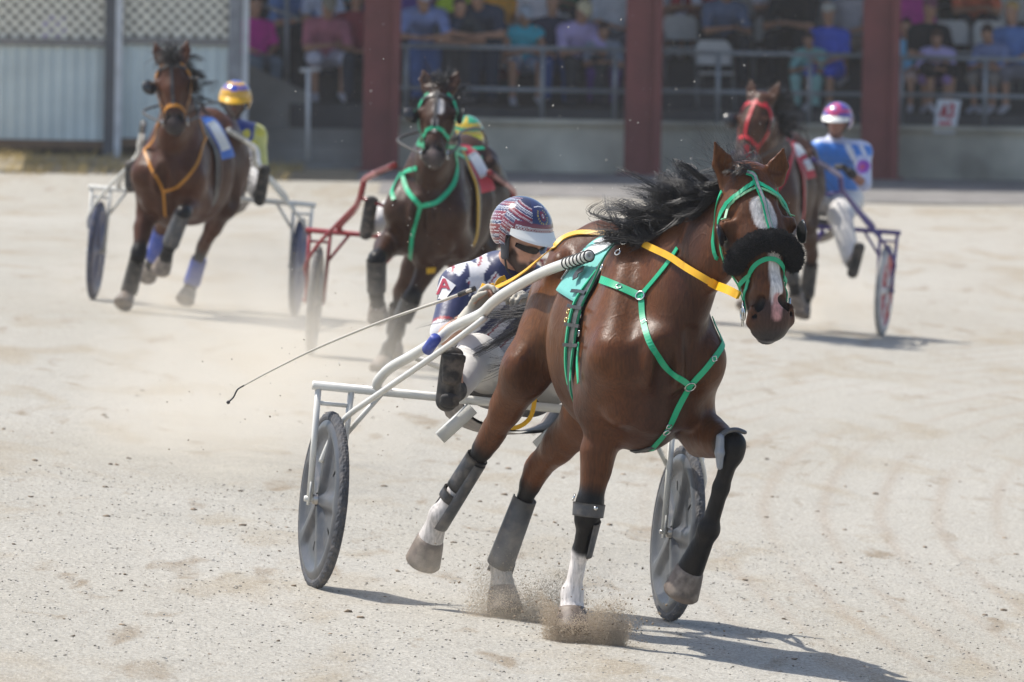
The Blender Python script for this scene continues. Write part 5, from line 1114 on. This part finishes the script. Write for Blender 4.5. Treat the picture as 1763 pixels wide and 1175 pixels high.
# reins and whip
rp = [at(*q) for q in ((1268, 506, 2.79), (1240, 492, 2.62), (1205, 471, 2.42), (1160, 446, 2.2), (1116, 424, 2.02))]
rn = thing('reins', 'yellow reins from the front horse bit back to its driver', 'reins', W(at(1116, 424, 2.02)))
P1, N1_ = on(bv, [(1112, 423), (1160, 446), (1205, 471), (1236, 489)], 10, .016); P1 = np.vstack([P1, crv(np.array([P1[-1], W(at(1256, 501, 2.74)), W(at(1274, 510, 2.80))]), 5)[1:]]); N1_ = np.vstack([N1_, np.tile(N1_[-1], (len(P1) - len(N1_), 1))])
N1_[:] = np.array((.42, -.86, .28)) @ A.M; strap('rein', P1, N1_, .027, yel, rn, .006); strap('rein_loop', P1[-14:] + np.array((.006, -.006, .002)) @ A.M, N1_[-14:], .033, yel, rn, .006)
P2, N2 = on(bv, [(1082, 406), (1040, 405), (1000, 403), (972, 412), (955, 428)], 10, .006); q = np.array([W(at(*x)) for x in ((930, 446, .8), (905, 467, .62), (880, 484, .48), (852, 498, .40))]); P2 = np.concatenate([P2, crv(np.vstack([P2[-1:], q]), 6)[1:]]); strap('rein', P2, np.tile(np.array((.5, -.6, .6)) @ A.M, (len(P2), 1)), .022, yel, rn, .006)
P = crv([at(*x) for x in ((852, 494, .36), (838, 498, .33), (827, 494, .30))], 6); strap('rein_handhold', W(P), np.tile(A.F, (len(P), 1)), .035, yel, rn, .008)
P = crv([at(*x) for x in ((870, 478, .34), (858, 486, .34), (846, 520, .33), (862, 505, .36))], 6); strap('rein_handhold', W(P), np.tile(A.F, (len(P), 1)), .020, yel, rn, .006)
P = crv([at(*x) for x in ((921, 655, .1), (920, 690, .1), (912, 720, .08), (890, 736, .06), (864, 734, .04))], 8); strap('rein_end', W(P), np.tile(A.F, (len(P), 1)), .018, yel, rn, .005)
wh = thing('whip', 'long thin pale driving whip held out by the front driver', 'whip', W(at(795, 508, .3)))
P = crv([at(*x) for x in ((812, 499, .30), (770, 515, .2), (660, 553, .0), (550, 598, -.2), (470, 637, -.35), (420, 664, -.42))], 8); MB().tube(W(P), np.linspace(.0075, .0028, len(P)), 8).build('stock', mat('whip_pale', (.50, .47, .40), .5), wh)
P = crv([at(*x) for x in ((420, 664, -.42), (409, 671, -.42), (402, 684, -.42), (393, 693, -.42))], 6); MB().tube(W(P), .0035, 6).ball(W(P[-1]), .008).build('lash', blk, wh); MB().tube(W([at(818, 497, .30), at(790, 508, .25)]), .011, 10).build('grip', blk, wh)
# ------------------------------------------------------------------ the three sulkies behind
def ring_strap(H, px, wd, m, nm='strap', off=.006): P, N = on(H['bvh'], px, 8, off); return strap(nm, P, N, wd, m, H['root'])
def simple_bridle(H, m1, m2, face=True, nose=.40, roll=None):
    ra = H['root']; b = None
    P, N = hline(H, [(.03, .0, .09), (.12, .0, .11), (.24, .0, .11), (nose - .02, .0, .09)]); b = strap('bridle', P, N, .022, m2, ra)
    P, N = hline(H, [(nose + .03, -.085, -.03), (nose + .005, -.06, .05), (nose - .01, -.03, .08), (nose - .015, 0, .10), (nose - .01, .03, .08), (nose + .005, .06, .05), (nose + .03, .085, -.03)]); strap('noseband', P, N, .024, m1, b)
    P, N = hline(H, [(.10, -.10, .02), (.075, -.05, .08), (.06, 0, .09), (.075, .05, .08), (.10, .10, .02)]); strap('browband', P, N, .022, m2, b)
    for s in (-1, 1):
        P, N = hline(H, [(.05, .06 * s, .05), (.12, .10 * s, .01), (.25, .10 * s, -.03), (.38, .085 * s, -.04), (.5, .07 * s, -.03)]); strap('cheek_strap', P, N, .020, m1, b)
        bl = blinker(H, s, mat('blinker_black', (.02, .02, .022), .3, spec=.6), 38, .062); bl.parent = b
        MB().torus(H['fr'].w(H['Hd'](.52, .074 * s, -.02)), H['sd'] @ H['fr'].M, .028, .005, 16, 6).build('bit', chrome, b)
    return b
def shafts(vo, hv, lift=0., wd=0.):
    return {s: [(0, vo + .62 * s, .835), (.06, vo + .61 * s, .875), (.35, vo + .53 * s + (hv - vo) * .15, .98), (.68, vo + (.43 + wd) * s + (hv - vo) * .35, 1.10 + lift), (.76, vo + (.42 + wd) * s + (hv - vo) * .4, 1.17 + lift), (.90, vo + (.40 + wd) * s + (hv - vo) * .5, 1.23 + lift), (1.85, .31 * s + hv, 1.34 + lift)] for s in (-1, 1)}
def driver(label, fr, head, vo, hv, o, helm, visor, hf=(1, 0, -.12), feet=None, glass='#050505'):
    head = np.array(head, float); pel = np.array((-.36, vo * .5 + head[1] * .5, .95)); d = nrm(pel - head); ch = head + d * .25 + (-.03, 0, 0)
    J = dict(pel=pel, chest=ch, head=head, hf=hf, hup=(.15, 0, 1), side=(0, 1, 0), shR=ch + (.0, -.19, -.03), shL=ch + (.0, .19, -.03), elR=ch + (.12, -.26, -.28), elL=ch + (.12, .26, -.28), haR=ch + (.36, -.10, -.24), haL=ch + (.36, .10, -.24),
      knR=(.16, vo - .32, 1.10), knL=(.16, vo + .32, 1.10), anR=(.52, vo - .45, .90), anL=(.52, vo + .45, .90), toR=(.60, vo - .46, 1.02), toL=(.60, vo + .46, 1.02), heR=(.57, vo - .45, .86), heL=(.57, vo + .45, .86))
    if feet: J.update(feet)
    for q in 'RL': J['hn' + q] = (0, 0, 1)
    r, p, H, ax = person(label, fr, J, dict(o, shoes=mat('boot_rubber', (.022, .021, .02), .6), boots=True, loose=1.15, legs=mat('breeches_white', (.60, .58, .55), .55), leglen=1.9, collar=True), 'race drivers', h=.013)
    hm = helmet(fr, head + np.array((.15, 0, 1)) * .014, hf, (.15, 0, 1), r, helm, z=.98, visor=visor)
    fr_ = fr; V = []
    for k in range(15):
        t = R(-70 + 140 * k / 14)
        for z in (-1, 1): V.append(H(.099 * math.cos(t) ** .8, .083 * math.sin(t), .013 + z * .017))
    V2 = [v + np.array((.004, 0, 0)) for v in V]
    build('goggles', fr.w(np.array(V + V2)), [[2 * i, 2 * i + 1, 2 * i + 3, 2 * i + 2] for i in range(14)] + [[30 + 2 * i, 30 + 2 * i + 2, 30 + 2 * i + 3, 30 + 2 * i + 1] for i in range(14)], mat('dark_lens', (.01, .009, .009), .06, spec=.9), r)
    MB().tube(fr.w(crv([H(.012, -.086, -.05), H(.05, -.02, -.13), H(.05, .02, -.13), H(.012, .086, -.05)], 6)), .007, 6).build('chin_strap', blk, hm)
    return r
def az_(t): 
    a = math.degrees(t); return a - 360 if a > 180 else a
ROPE = mat('strap_brown', (.06, .03, .018), .5)
# --- left rig
B = frame((162, 517), (513, 545), -6); bt = B.at; hvB = -.03
orange = mat('strap_amber', '#b8780c', .5); bluep = mat('cloth_blue_pad', '#2f62b4', .6)
JB = dict(wi=bt(314, 192, 2.0), yaw=-6, poll=bt(296, 102, 2.62), muz=bt(302, 226, 2.80), fn=(1, .02, .18), hw=1.32, hd=1.1, lw=1.12, crest=.03,
  RFe=bt(252, 372, 2.05), RF=[bt(238, 440, 2.2), bt(222, 503, 2.08), bt(212, 527, 2.16)], LFe=bt(338, 352, 2.1), LF=[bt(314, 368, 2.52), bt(292, 424, 2.42), bt(279, 463, 2.30)],
  RH=[bt(280, 390, .95), bt(264, 446, .74), bt(256, 474, .62)], LH=[bt(350, 424, .9), bt(330, 488, .78), bt(319, 520, .86)], marks=[])
HB = horse('bay horse on the left with amber straps and blue leg boots', B, JB, .0125, (.066, .022, .0085), 'harness horses racing')
simple_bridle(HB, orange, blk, nose=.43); mane(HB, 900, .20, .0028, (-.4, .7, .4), (-.8, .6, -.5), hairm, 60)
rt = B.w(HB['Hd'](-.01, 0, .02) + RNG.normal(0, .03, (260, 3))); hair('forelock', flow(rt, nrm(np.array((.3, -.1, .5)) @ B.M), nrm(np.array((.25, -.2, -.9)) @ B.M), .16, 7, .45, .02), .0022, hairm, HB['root'])
tl = B.w(HB['T'](-1.20, 0, -.20) + RNG.normal(0, .02, (350, 3))); hair('tail', flow(tl, nrm(np.array((-.8, 0, -.1)) @ B.M), nrm(np.array((-.6, 0, -.8)) @ B.M), .7, 10, .15, .03), .003, hairm, HB['root'])
ring_strap(HB, [(246, 205), (246, 250), (262, 292), (282, 330)], .020, orange, 'breast_collar'); ring_strap(HB, [(282, 330), (310, 318), (338, 285), (352, 240), (376, 231)], .020, orange, 'breast_collar'); ring_strap(HB, [(282, 330), (284, 360), (285, 372)], .018, orange, 'chest_strap'); ring_strap(HB, [(352, 240), (342, 205)], .018, orange, 'neck_strap')
girth(HB, -.12, blk, 'saddle', .11, .014); girth(HB, -.17, ROPE, 'girth', .04, .02); cloth_patch(HB, [(-.58, 12), (-.20, 12), (-.20, 74), (-.54, 70)], bluep, 'number_cloth', 12, .016); cloth_patch(HB, [(-.42, 22), (-.24, 22), (-.24, 62), (-.40, 60)], padw, 'numeral', 8, .02)
cloth_patch(HB, [(-.58, -10), (-.20, -10), (-.20, -60), (-.54, -58)], bluep, 'number_cloth', 10, .016)
blueb = mat('boot_blue', '#2a47a0', .55, dust=.2)
for nm, m_, a_, b__ in (('LH', blueb, .34, 1.0), ('RH', blueb, .1, .95), ('RF', blk, .1, .98), ('LF', grey, .02, .95)):
    K, Ft, So, cor, a = HB['legs'][nm]; boot_shell(B, K + (Ft - K) * a_, K + (Ft - K) * b__, (.052, .060), (.056, .062), 1, -180, 180, m_, HB['root'])
hvB = float(HB['T'](-.15, 0, 0)[1])
SB, _ = sulky('white sulky with blue tyred wheels behind the left horse', B, -.02, whitep, '#26304c', lin('#33406c'), shafts(-.02, hvB, .0), seatw=(-.2, .3))
def silkB(V):
    C = np.tile(np.array((.012, .035, .22)), (len(V), 1)); hd = bt(405, 168, -.1); p = V - hd; C[(p[:, 1] > .155)] = (.52, .50, .14)
    for sx, sy in ((.10, -.26), (.16, -.33), (.06, -.42), (-.05, -.30), (.20, -.24)):
        d = np.hypot(p[:, 1] - sx, p[:, 2] - sy); C[(d < .032)] = (.56, .50, .05)
    return C
yl, bl_, pu = (.62, .33, .008), (.02, .05, .35), (.16, .11, .30)
def helm_b(t, p, d):
    e = math.degrees(p); a = abs(az_(t)); return bl_ if e < 22 or (a < 14 and 34 < e < 62) else yl if e > 74 or 22 < e < 36 else pu if e < 58 else yl
driver('driver in blue silks, yellow sleeves and yellow helmet behind the left horse', B, bt(405, 172, -.1), -.02, hvB, dict(skin=(.075, .04, .028), shirt=(mat('silks', attr=True), silkB), sleeve=1.35), helm_b, '#d9a514',
   feet=dict(toL=bt(456, 290, .62), heL=bt(447, 345, .56), anL=bt(446, 335, .50), knL=bt(424, 268, .12)))
# --- middle rig
C = frame((533, 615), (922, 641), -4); ct_ = C.at; hvC = .06
redpaint = mat('sulky_red', '#8c1420', .35, coat=.3, dust=.08); redc = mat('cloth_red', '#b02438', .7); yelb = mat('strap_yellow', '#c89a10', .55)
JC = dict(wi=ct_(757, 240, 2.0), yaw=-7, poll=ct_(756, 152, 2.62), muz=ct_(746, 282, 2.82), fn=(1, -.06, .22), hw=1.32, hd=1.1, lw=1.12, crest=.02,
  RFe=ct_(668, 420, 2.12), RF=[ct_(648, 448, 2.50), ct_(648, 508, 2.42), ct_(652, 545, 2.32)], LFe=ct_(752, 432, 2.05), LF=[ct_(706, 520, 2.15), ct_(670, 600, 2.02), ct_(653, 641, 2.10)],
  RH=[ct_(690, 505, 1.0), ct_(680, 578, .88), ct_(678, 615, .95)], LH=[ct_(770, 520, .85), ct_(786, 580, .62), ct_(793, 606, .52)], marks=[((.14, .02, .10), (.20, .02, .10), .040, WHITE, .01), ((.30, .0, .09), (.36, 0, .08), .018, WHITE, .008), ((.55, 0, .05), (.60, 0, -.02), .03, (.16, .12, .11), .02)])
HC = horse('dark brown horse in the middle with green straps and a white star', C, JC, .0125, (.040, .016, .0075), 'harness horses racing')
simple_bridle(HC, green, blk, nose=.37); mane(HC, 900, .22, .0028, (-.4, .5, .5), (-.9, .7, -.3), hairm, 60)
rt = C.w(HC['Hd'](-.01, 0, .0) + RNG.normal(0, .035, (220, 3))); hair('forelock', flow(rt, nrm(np.array((-.3, .0, .9)) @ C.M), nrm(np.array((-.3, -.1, .6)) @ C.M), .11, 6, .6, .02), .0022, hairm, HC['root'])
tl = C.w(HC['T'](-1.20, 0, -.20) + RNG.normal(0, .02, (300, 3))); hair('tail', flow(tl, nrm(np.array((-.8, 0, -.1)) @ C.M), nrm(np.array((-.6, 0, -.8)) @ C.M), .7, 10, .15, .03), .003, hairm, HC['root'])
ring_strap(HC, [(660, 322), (674, 314), (692, 298)], .028, green, 'breast_collar'); ring_strap(HC, [(692, 290), (700, 325), (724, 355)], .030, green, 'breast_collar'); ring_strap(HC, [(724, 355), (752, 348), (778, 322), (786, 290), (782, 262)], .030, green, 'breast_collar'); ring_strap(HC, [(724, 355), (712, 395), (707, 445)], .026, green, 'chest_strap')
ring_strap(HC, [(705, 240), (722, 248), (732, 250)], .030, green, 'neck_strap'); ring_strap(HC, [(770, 252), (800, 258), (832, 256)], .026, green, 'neck_strap'); ring_strap(HC, [(782, 262), (808, 276), (828, 272)], .026, green, 'neck_strap')
girth(HC, -.12, blk, 'saddle', .11, .014); girth(HC, -.06, yelb, 'girth', .045, .022); cloth_patch(HC, [(-.58, 10), (-.18, 10), (-.18, 74), (-.54, 70)], redc, 'number_cloth', 12, .016); cloth_patch(HC, [(-.46, 25), (-.24, 25), (-.24, 55), (-.42, 52)], padw, 'numeral', 8, .02); cloth_patch(HC, [(-.58, -8), (-.18, -8), (-.18, -70), (-.54, -66)], redc, 'number_cloth', 12, .016)
for nm, m_, a_, b__ in (('RF', blk, .0, .9), ('LF', blk, -.05, .35), ('RH', blk, .3, .95), ('LH', blk, .3, .95)):
    K, Ft, So, cor, a = HC['legs'][nm]; boot_shell(C, K + (Ft - K) * a_, K + (Ft - K) * b__, (.060, .066), (.056, .062), 1, -180, 180, m_, HC['root'])
for px in ((741, 465),):
    P, N = on(HC['bvh'], [(px[0] - 7, px[1] + 1), (px[0] + 7, px[1] - 1)], 4, .008, 0); strap('yellow_tab', P, N, .04, yelb, HC['root'])
hvC = float(HC['T'](-.15, 0, 0)[1])
SC_, _ = sulky('red sulky with pale narrow wheels behind the middle horse', C, 0., redpaint, '#6c6a68', lin('#7c7873'), shafts(0., hvC, -.02, .07))
gr_, ye_ = (.02, .30, .14), (.55, .38, .02)
def helm_c(t, p, d):
    e = math.degrees(p); a = abs(az_(t)); return gr_ if (e < 46 and a > 20) or (abs(e - 66) < 5) else ye_ if e > 46 or a < 10 else gr_
driver('driver hidden behind the middle horse, in a green and yellow helmet', C, ct_(802, 236, -.1), 0., hvC, dict(skin=(.25, .14, .1), shirt=(mat('silks', attr=True), lambda V: np.tile(np.array((.03, .16, .09)), (len(V), 1))), sleeve=1.8), helm_c, '#d8d020',
   feet=dict(toR=ct_(640, 345, .62), heR=ct_(630, 402, .56), anR=ct_(634, 392, .5), knR=ct_(700, 345, .14)))
# --- right rig
D = frame((1197, 556), (1515, 577), -11); dt = D.at; hvD = -.02
redst = mat('strap_red', '#c01828', .5); purp = mat('sulky_purple', '#40307c', .35, coat=.3)
JD_ = dict(wi=dt(1330, 234, 2.0), yaw=1, poll=dt(1309, 168, 2.60), muz=dt(1277, 285, 2.80), fn=(1, -.28, .25), hw=1.32, hd=1.1, lw=1.12, crest=.02,
  RF=[dt(1292, 440, 2.2), dt(1286, 505, 2.08), dt(1283, 530, 2.15)], LF=[dt(1352, 430, 2.5), dt(1366, 488, 2.4), dt(1372, 520, 2.28)], RH=[dt(1330, 448, .95), dt(1332, 512, .82), dt(1330, 540, .88)], LH=[dt(1398, 440, .9), dt(1388, 512, .76), dt(1380, 545, .82)], marks=[((.48, 0, .05), (.52, 0, .04), .04, (.12, .09, .09), .03), ((.60, 0, -.04), (.62, 0, -.06), .03, (.30, .22, .16), .02)])
HD_ = horse('near black brown horse on the right with red straps', D, JD_, .0125, (.056, .022, .0105), 'harness horses racing')
simple_bridle(HD_, redst, redst, nose=.40); mane(HD_, 900, .24, .0028, (-.4, .6, .4), (-.9, .8, -.2), hairm, 60)
tl = D.w(HD_['T'](-1.20, 0, -.20) + RNG.normal(0, .02, (300, 3))); hair('tail', flow(tl, nrm(np.array((-.8, 0, -.1)) @ D.M), nrm(np.array((-.6, .1, -.8)) @ D.M), .8, 10, .15, .03), .003, hairm, HD_['root'])
ring_strap(HD_, [(1285, 250), (1292, 300), (1310, 340)], .03, redst, 'breast_collar'); ring_strap(HD_, [(1310, 340), (1345, 320), (1362, 270), (1366, 240)], .03, redst, 'breast_collar')
girth(HD_, -.12, blk, 'saddle', .11, .014); girth(HD_, -.05, redst, 'girth', .04, .022); cloth_patch(HD_, [(-.60, 8), (-.16, 8), (-.16, 72), (-.56, 70)], redc, 'number_cloth', 12, .016); cloth_patch(HD_, [(-.50, 20), (-.22, 20), (-.22, 36), (-.48, 36)], padw, 'numeral', 8, .02); cloth_patch(HD_, [(-.46, 44), (-.26, 44), (-.26, 60), (-.44, 60)], padw, 'numeral', 8, .02)
for nm in ('RF', 'LF', 'RH', 'LH'):
    K, Ft, So, cor, a = HD_['legs'][nm]; boot_shell(D, K + (Ft - K) * .2, K + (Ft - K) * .95, (.052, .060), (.056, .062), 1, -180, 180, blk, HD_['root'])
hvD = float(HD_['T'](-.15, 0, 0)[1])
SD_, _ = sulky('purple sulky with red and white wheels behind the right horse', D, 0., purp, '#9a9a9a', lin('#b01c34'), shafts(0., hvD, .03), star=lin('#c8c4c4'))
def silkD(V):
    h_ = dt(1442, 205, -.1); p = V - h_; C = np.tile(np.array((.025, .17, .56)), (len(V), 1)); k = (p[:, 1] * .8 + p[:, 2] * .5)
    C[(np.abs(k + .02) < .022) | (np.abs(k - .07) < .014)] = (.62, .64, .70); C[(p[:, 1] > .20) & (p[:, 2] < -.27)] = (.46, .50, .66); d = np.hypot(p[:, 1] - .25, p[:, 2] + .36); C[d < .055] = (.25, .04, .40); C[d < .025] = (.45, .05, .18); C[(p[:, 2] > -.19)] = (.5, .54, .7); return C
pk, vi = (.48, .05, .16), (.10, .05, .30)
def helm_d(t, p, d):
    e = math.degrees(p); a = abs(az_(t)); r_ = math.hypot(a, (e - 48)); return (.6, .5, .55) if r_ < 6 else vi if r_ < 12 else pk if r_ < 34 or (52 < e < 66) else vi
driver('driver in blue and white silks with a purple and pink helmet', D, dt(1442, 207, -.1), 0., hvD, dict(skin=(.30, .145, .10), shirt=(mat('silks', attr=True), silkD), sleeve=1.0, gloves=mat('glove_black', (.012, .012, .013), .7)), helm_d, '#e4e2da', hf=(1, -.12, -.05),
   feet=dict(toL=dt(1480, 424, .62), heL=dt(1468, 470, .56), anL=dt(1468, 456, .50), knL=dt(1446, 372, .12), haL=dt(1462, 296, .22), elL=dt(1488, 318, .06), pel=dt(1440, 345, -.36), shL=dt(1484, 262, -.12), shR=dt(1412, 258, -.12)))
for nm, fr_, hh, a_, b__ in (('left horse', B, HB, (.02, .12), None), ('middle horse', C, HC, None, None), ('right horse', D, HD_, None, None)):
    rn = thing('reins', 'thin dark reins of the ' + nm + ' running back to its driver', 'reins', fr_.w((1.8, 0, 1.4)))
    for s in (-1, 1):
        P = crv([hh['Hd'](.52, .076 * s, -.02), hh['T'](.35, .20 * s, -.02), hh['T'](-.1, .11 * s, .05), hh['T'](-.9, .10 * s, .06), (.05, .08 * s + hh['T'](-1, 0, 0)[1], 1.28)], 10); MB().tube(fr_.w(P), .009, 6).build('rein', mat('rein_dark', (.05, .045, .04), .6), rn)
# ------------------------------------------------------------------ dust and flying sand
def grains(name, label, blobs, m=None):
    Vs, Cs = [], []
    tet = np.array([[1, 1, 1], [1, -1, -1], [-1, 1, -1], [-1, -1, 1]]) * .7
    for n, f, r0, r1, c0, c1 in blobs:
        P = f(n); s = r0 + (r1 - r0) * RNG.uniform(0, 1, (n, 1, 1)) ** 3; V = P[:, None] + tet[None] * s * RNG.uniform(.6, 1.4, (n, 4, 1)); k = RNG.uniform(0, 1, (n, 1, 1))
        Vs.append(V.reshape(-1, 3)); Cs.append((np.array(c0) * k + np.array(c1) * (1 - k)).repeat(4, 1).reshape(-1, 3))
    V = np.concatenate(Vs); n = len(V) // 4; F = (np.array([[0, 1, 2], [0, 3, 1], [0, 2, 3], [1, 3, 2]])[None] + (np.arange(n) * 4)[:, None, None]).reshape(-1, 3)
    return tag(build(name, V, F, mat('sand_grain', attr=True, rough=.9, var=.1), None, np.concatenate(Cs), smooth=False), label, 'sand', kind='stuff')
def bowl(fr, c, rx, ry, hh, tilt=(0, 0)):
    def f(n):
        a = RNG.uniform(0, 6.283, n); r = RNG.uniform(0, 1, n) ** .5; up = RNG.uniform(0, 1, n) ** 1.3 * (.25 + .75 * r) * (.75 + .25 * np.sin(a * 3 + 1)) * hh
        r2 = r * (1 + .25 * up / hh) + RNG.normal(0, .04, n)
        return fr.w(np.stack([c[0] + rx * r2 * np.cos(a) + tilt[0] * up, c[1] + ry * r2 * np.sin(a) + tilt[1] * up, c[2] + up], -1))
    return f
T0, T1 = (.46, .36, .25), (.66, .56, .44)
cRF = HA['legs']['RF'][2]; cLH = HA['legs']['LH'][2]
def gauss(fr, c, s): return lambda n: fr.w(np.array(c) + RNG.normal(0, 1, (n, 3)) * s)
grains('sand_spray', 'burst of brown sand round the front hoof of the leading horse', [(70000, bowl(A, (cRF[0] + .02, cRF[1] + .05, -.01), .13, .165, .20), .0006, .0022, T0, T1), (4600, bowl(A, (cRF[0], cRF[1] + .05, -.01), .18, .22, .24), .0007, .0022, T0, T1)])
grains('sand_spray', 'brown sand thrown up round the hind hoof of the leading horse', [(42000, bowl(A, (cLH[0], cLH[1] + .05, -.01), .15, .22, .26, (.0, .35)), .0006, .0021, T0, T1), (8000, bowl(A, (cLH[0], cLH[1] + .12, 0), .2, .2, .34, (.0, .4)), .0006, .0020, T0, T1), (2500, gauss(A, at(930, 1020, 1.0), (.1, .09, .07)), .0006, .0018, T0, T1), (260, gauss(A, (cRF[0], cRF[1] + .12, .10), (.14, .16, .07)), .002, .006, (.2, .15, .1), (.34, .27, .19)), (200, gauss(A, (cLH[0], cLH[1] + .1, .14), (.2, .2, .10)), .002, .006, (.2, .15, .1), (.34, .27, .19))])
grains('flying_grit', 'specks of grit flying in the air between the horses', [(90, gauss(A, at(500, 720, -1.2), (.5, .35, .30)), .0015, .005, (.16, .12, .08), (.28, .22, .15)), (160, gauss(A, at(640, 780, -.6), (.4, .22, .28)), .001, .0035, (.2, .15, .1), (.35, .28, .2)), (420, lambda n: np.stack([RNG.uniform(-1.2, 1.6, n), RNG.uniform(50, 70, n), RNG.uniform(.5, 2.4, n)], -1), .0015, .005, (.7, .68, .64), (.5, .45, .4)), (60, gauss(A, at(420, 950, -.2), (.2, .12, .05)), .001, .004, T0, T1)])
# drifting dust: soft-edged volumes standing where the wheels and hooves raise it
def dust(label, c, r, dens, sc=1.6):
    bm = MB().ball((0, 0, 0), 1.0, 24, 16); V = np.concatenate(bm.v) * np.array(r); 
    m = bpy.data.materials.new('dust_air'); m.use_nodes = True; t = m.node_tree; t.nodes.remove(t.nodes['Principled BSDF']); L = t.links.new
    pv = t.nodes.new('ShaderNodeVolumePrincipled'); pv.inputs['Color'].default_value = (.95, .87, .74, 1); pv.inputs['Anisotropy'].default_value = .2; L(pv.outputs[0], t.nodes['Material Output'].inputs['Volume'])
    tc = t.nodes.new('ShaderNodeTexCoord'); mp = t.nodes.new('ShaderNodeVectorMath'); mp.operation = 'DIVIDE'; mp.inputs[1].default_value = r; L(tc.outputs['Object'], mp.inputs[0])
    ln = t.nodes.new('ShaderNodeVectorMath'); ln.operation = 'LENGTH'; L(mp.outputs[0], ln.inputs[0])
    mr = t.nodes.new('ShaderNodeMapRange'); mr.interpolation_type = 'SMOOTHSTEP'; mr.inputs[1].default_value = 1.0; mr.inputs[2].default_value = .05; L(ln.outputs['Value'], mr.inputs[0])
    n = t.nodes.new('ShaderNodeTexNoise'); n.inputs['Scale'].default_value = sc; n.inputs['Detail'].default_value = 3; L(tc.outputs['Object'], n.inputs['Vector'])
    m2 = t.nodes.new('ShaderNodeMapRange'); m2.inputs[1].default_value = .38; m2.inputs[2].default_value = .68; L(n.outputs['Fac'], m2.inputs[0])
    a = t.nodes.new('ShaderNodeMath'); a.operation = 'MULTIPLY'; L(mr.outputs[0], a.inputs[0]); L(m2.outputs[0], a.inputs[1])
    b_ = t.nodes.new('ShaderNodeMath'); b_.operation = 'MULTIPLY'; b_.inputs[1].default_value = dens; L(a.outputs[0], b_.inputs[0]); L(b_.outputs[0], pv.inputs['Density'])
    return tag(build('dust_cloud', V + np.array(c), bm.f, m, None, loc=c), label, 'dust', kind='stuff')
def gpt(px, py, dz): p = hit(px, py); p[2] += dz; return p
dust('thin pale dust drifting over the track behind the front sulky', gpt(430, 790, .38), (1.15, 5.0, .75), .60, 1.6)
dust('dust raised by the hooves of the left horse', gpt(360, 530, .15), (1.5, 3.0, .6), .6, 2.)
dust('dust raised by the hooves of the right horse', gpt(1390, 560, .12), (.9, 2., .5), .9, 2.5)
dust('dust hanging over the track round the middle horse', gpt(690, 620, .15), (1.3, 2.5, .4), .06, 2.)
dust('dust round the hooves of the leading horse', A.w((1.1, -.2, .16)), (1.0, .62, .34), .9, 5.)
# ------------------------------------------------------------------ the hazy, dusty air
hz = MB().box((0, 208, 4.0), 330, 426, 15).build('haze', mat('haze_tmp'), None, False); tag(hz, 'thin dusty air over the whole track', 'haze', kind='stuff')
m = bpy.data.materials.new('haze_air'); m.use_nodes = True; t = m.node_tree; t.nodes.remove(t.nodes['Principled BSDF']); pv = t.nodes.new('ShaderNodeVolumePrincipled')
pv.inputs['Color'].default_value = (.95, .95, .97, 1); pv.inputs['Density'].default_value = .00022; pv.inputs['Anisotropy'].default_value = .3; t.links.new(pv.outputs[0], t.nodes['Material Output'].inputs['Volume'])
hz.data.materials.clear(); hz.data.materials.append(m)
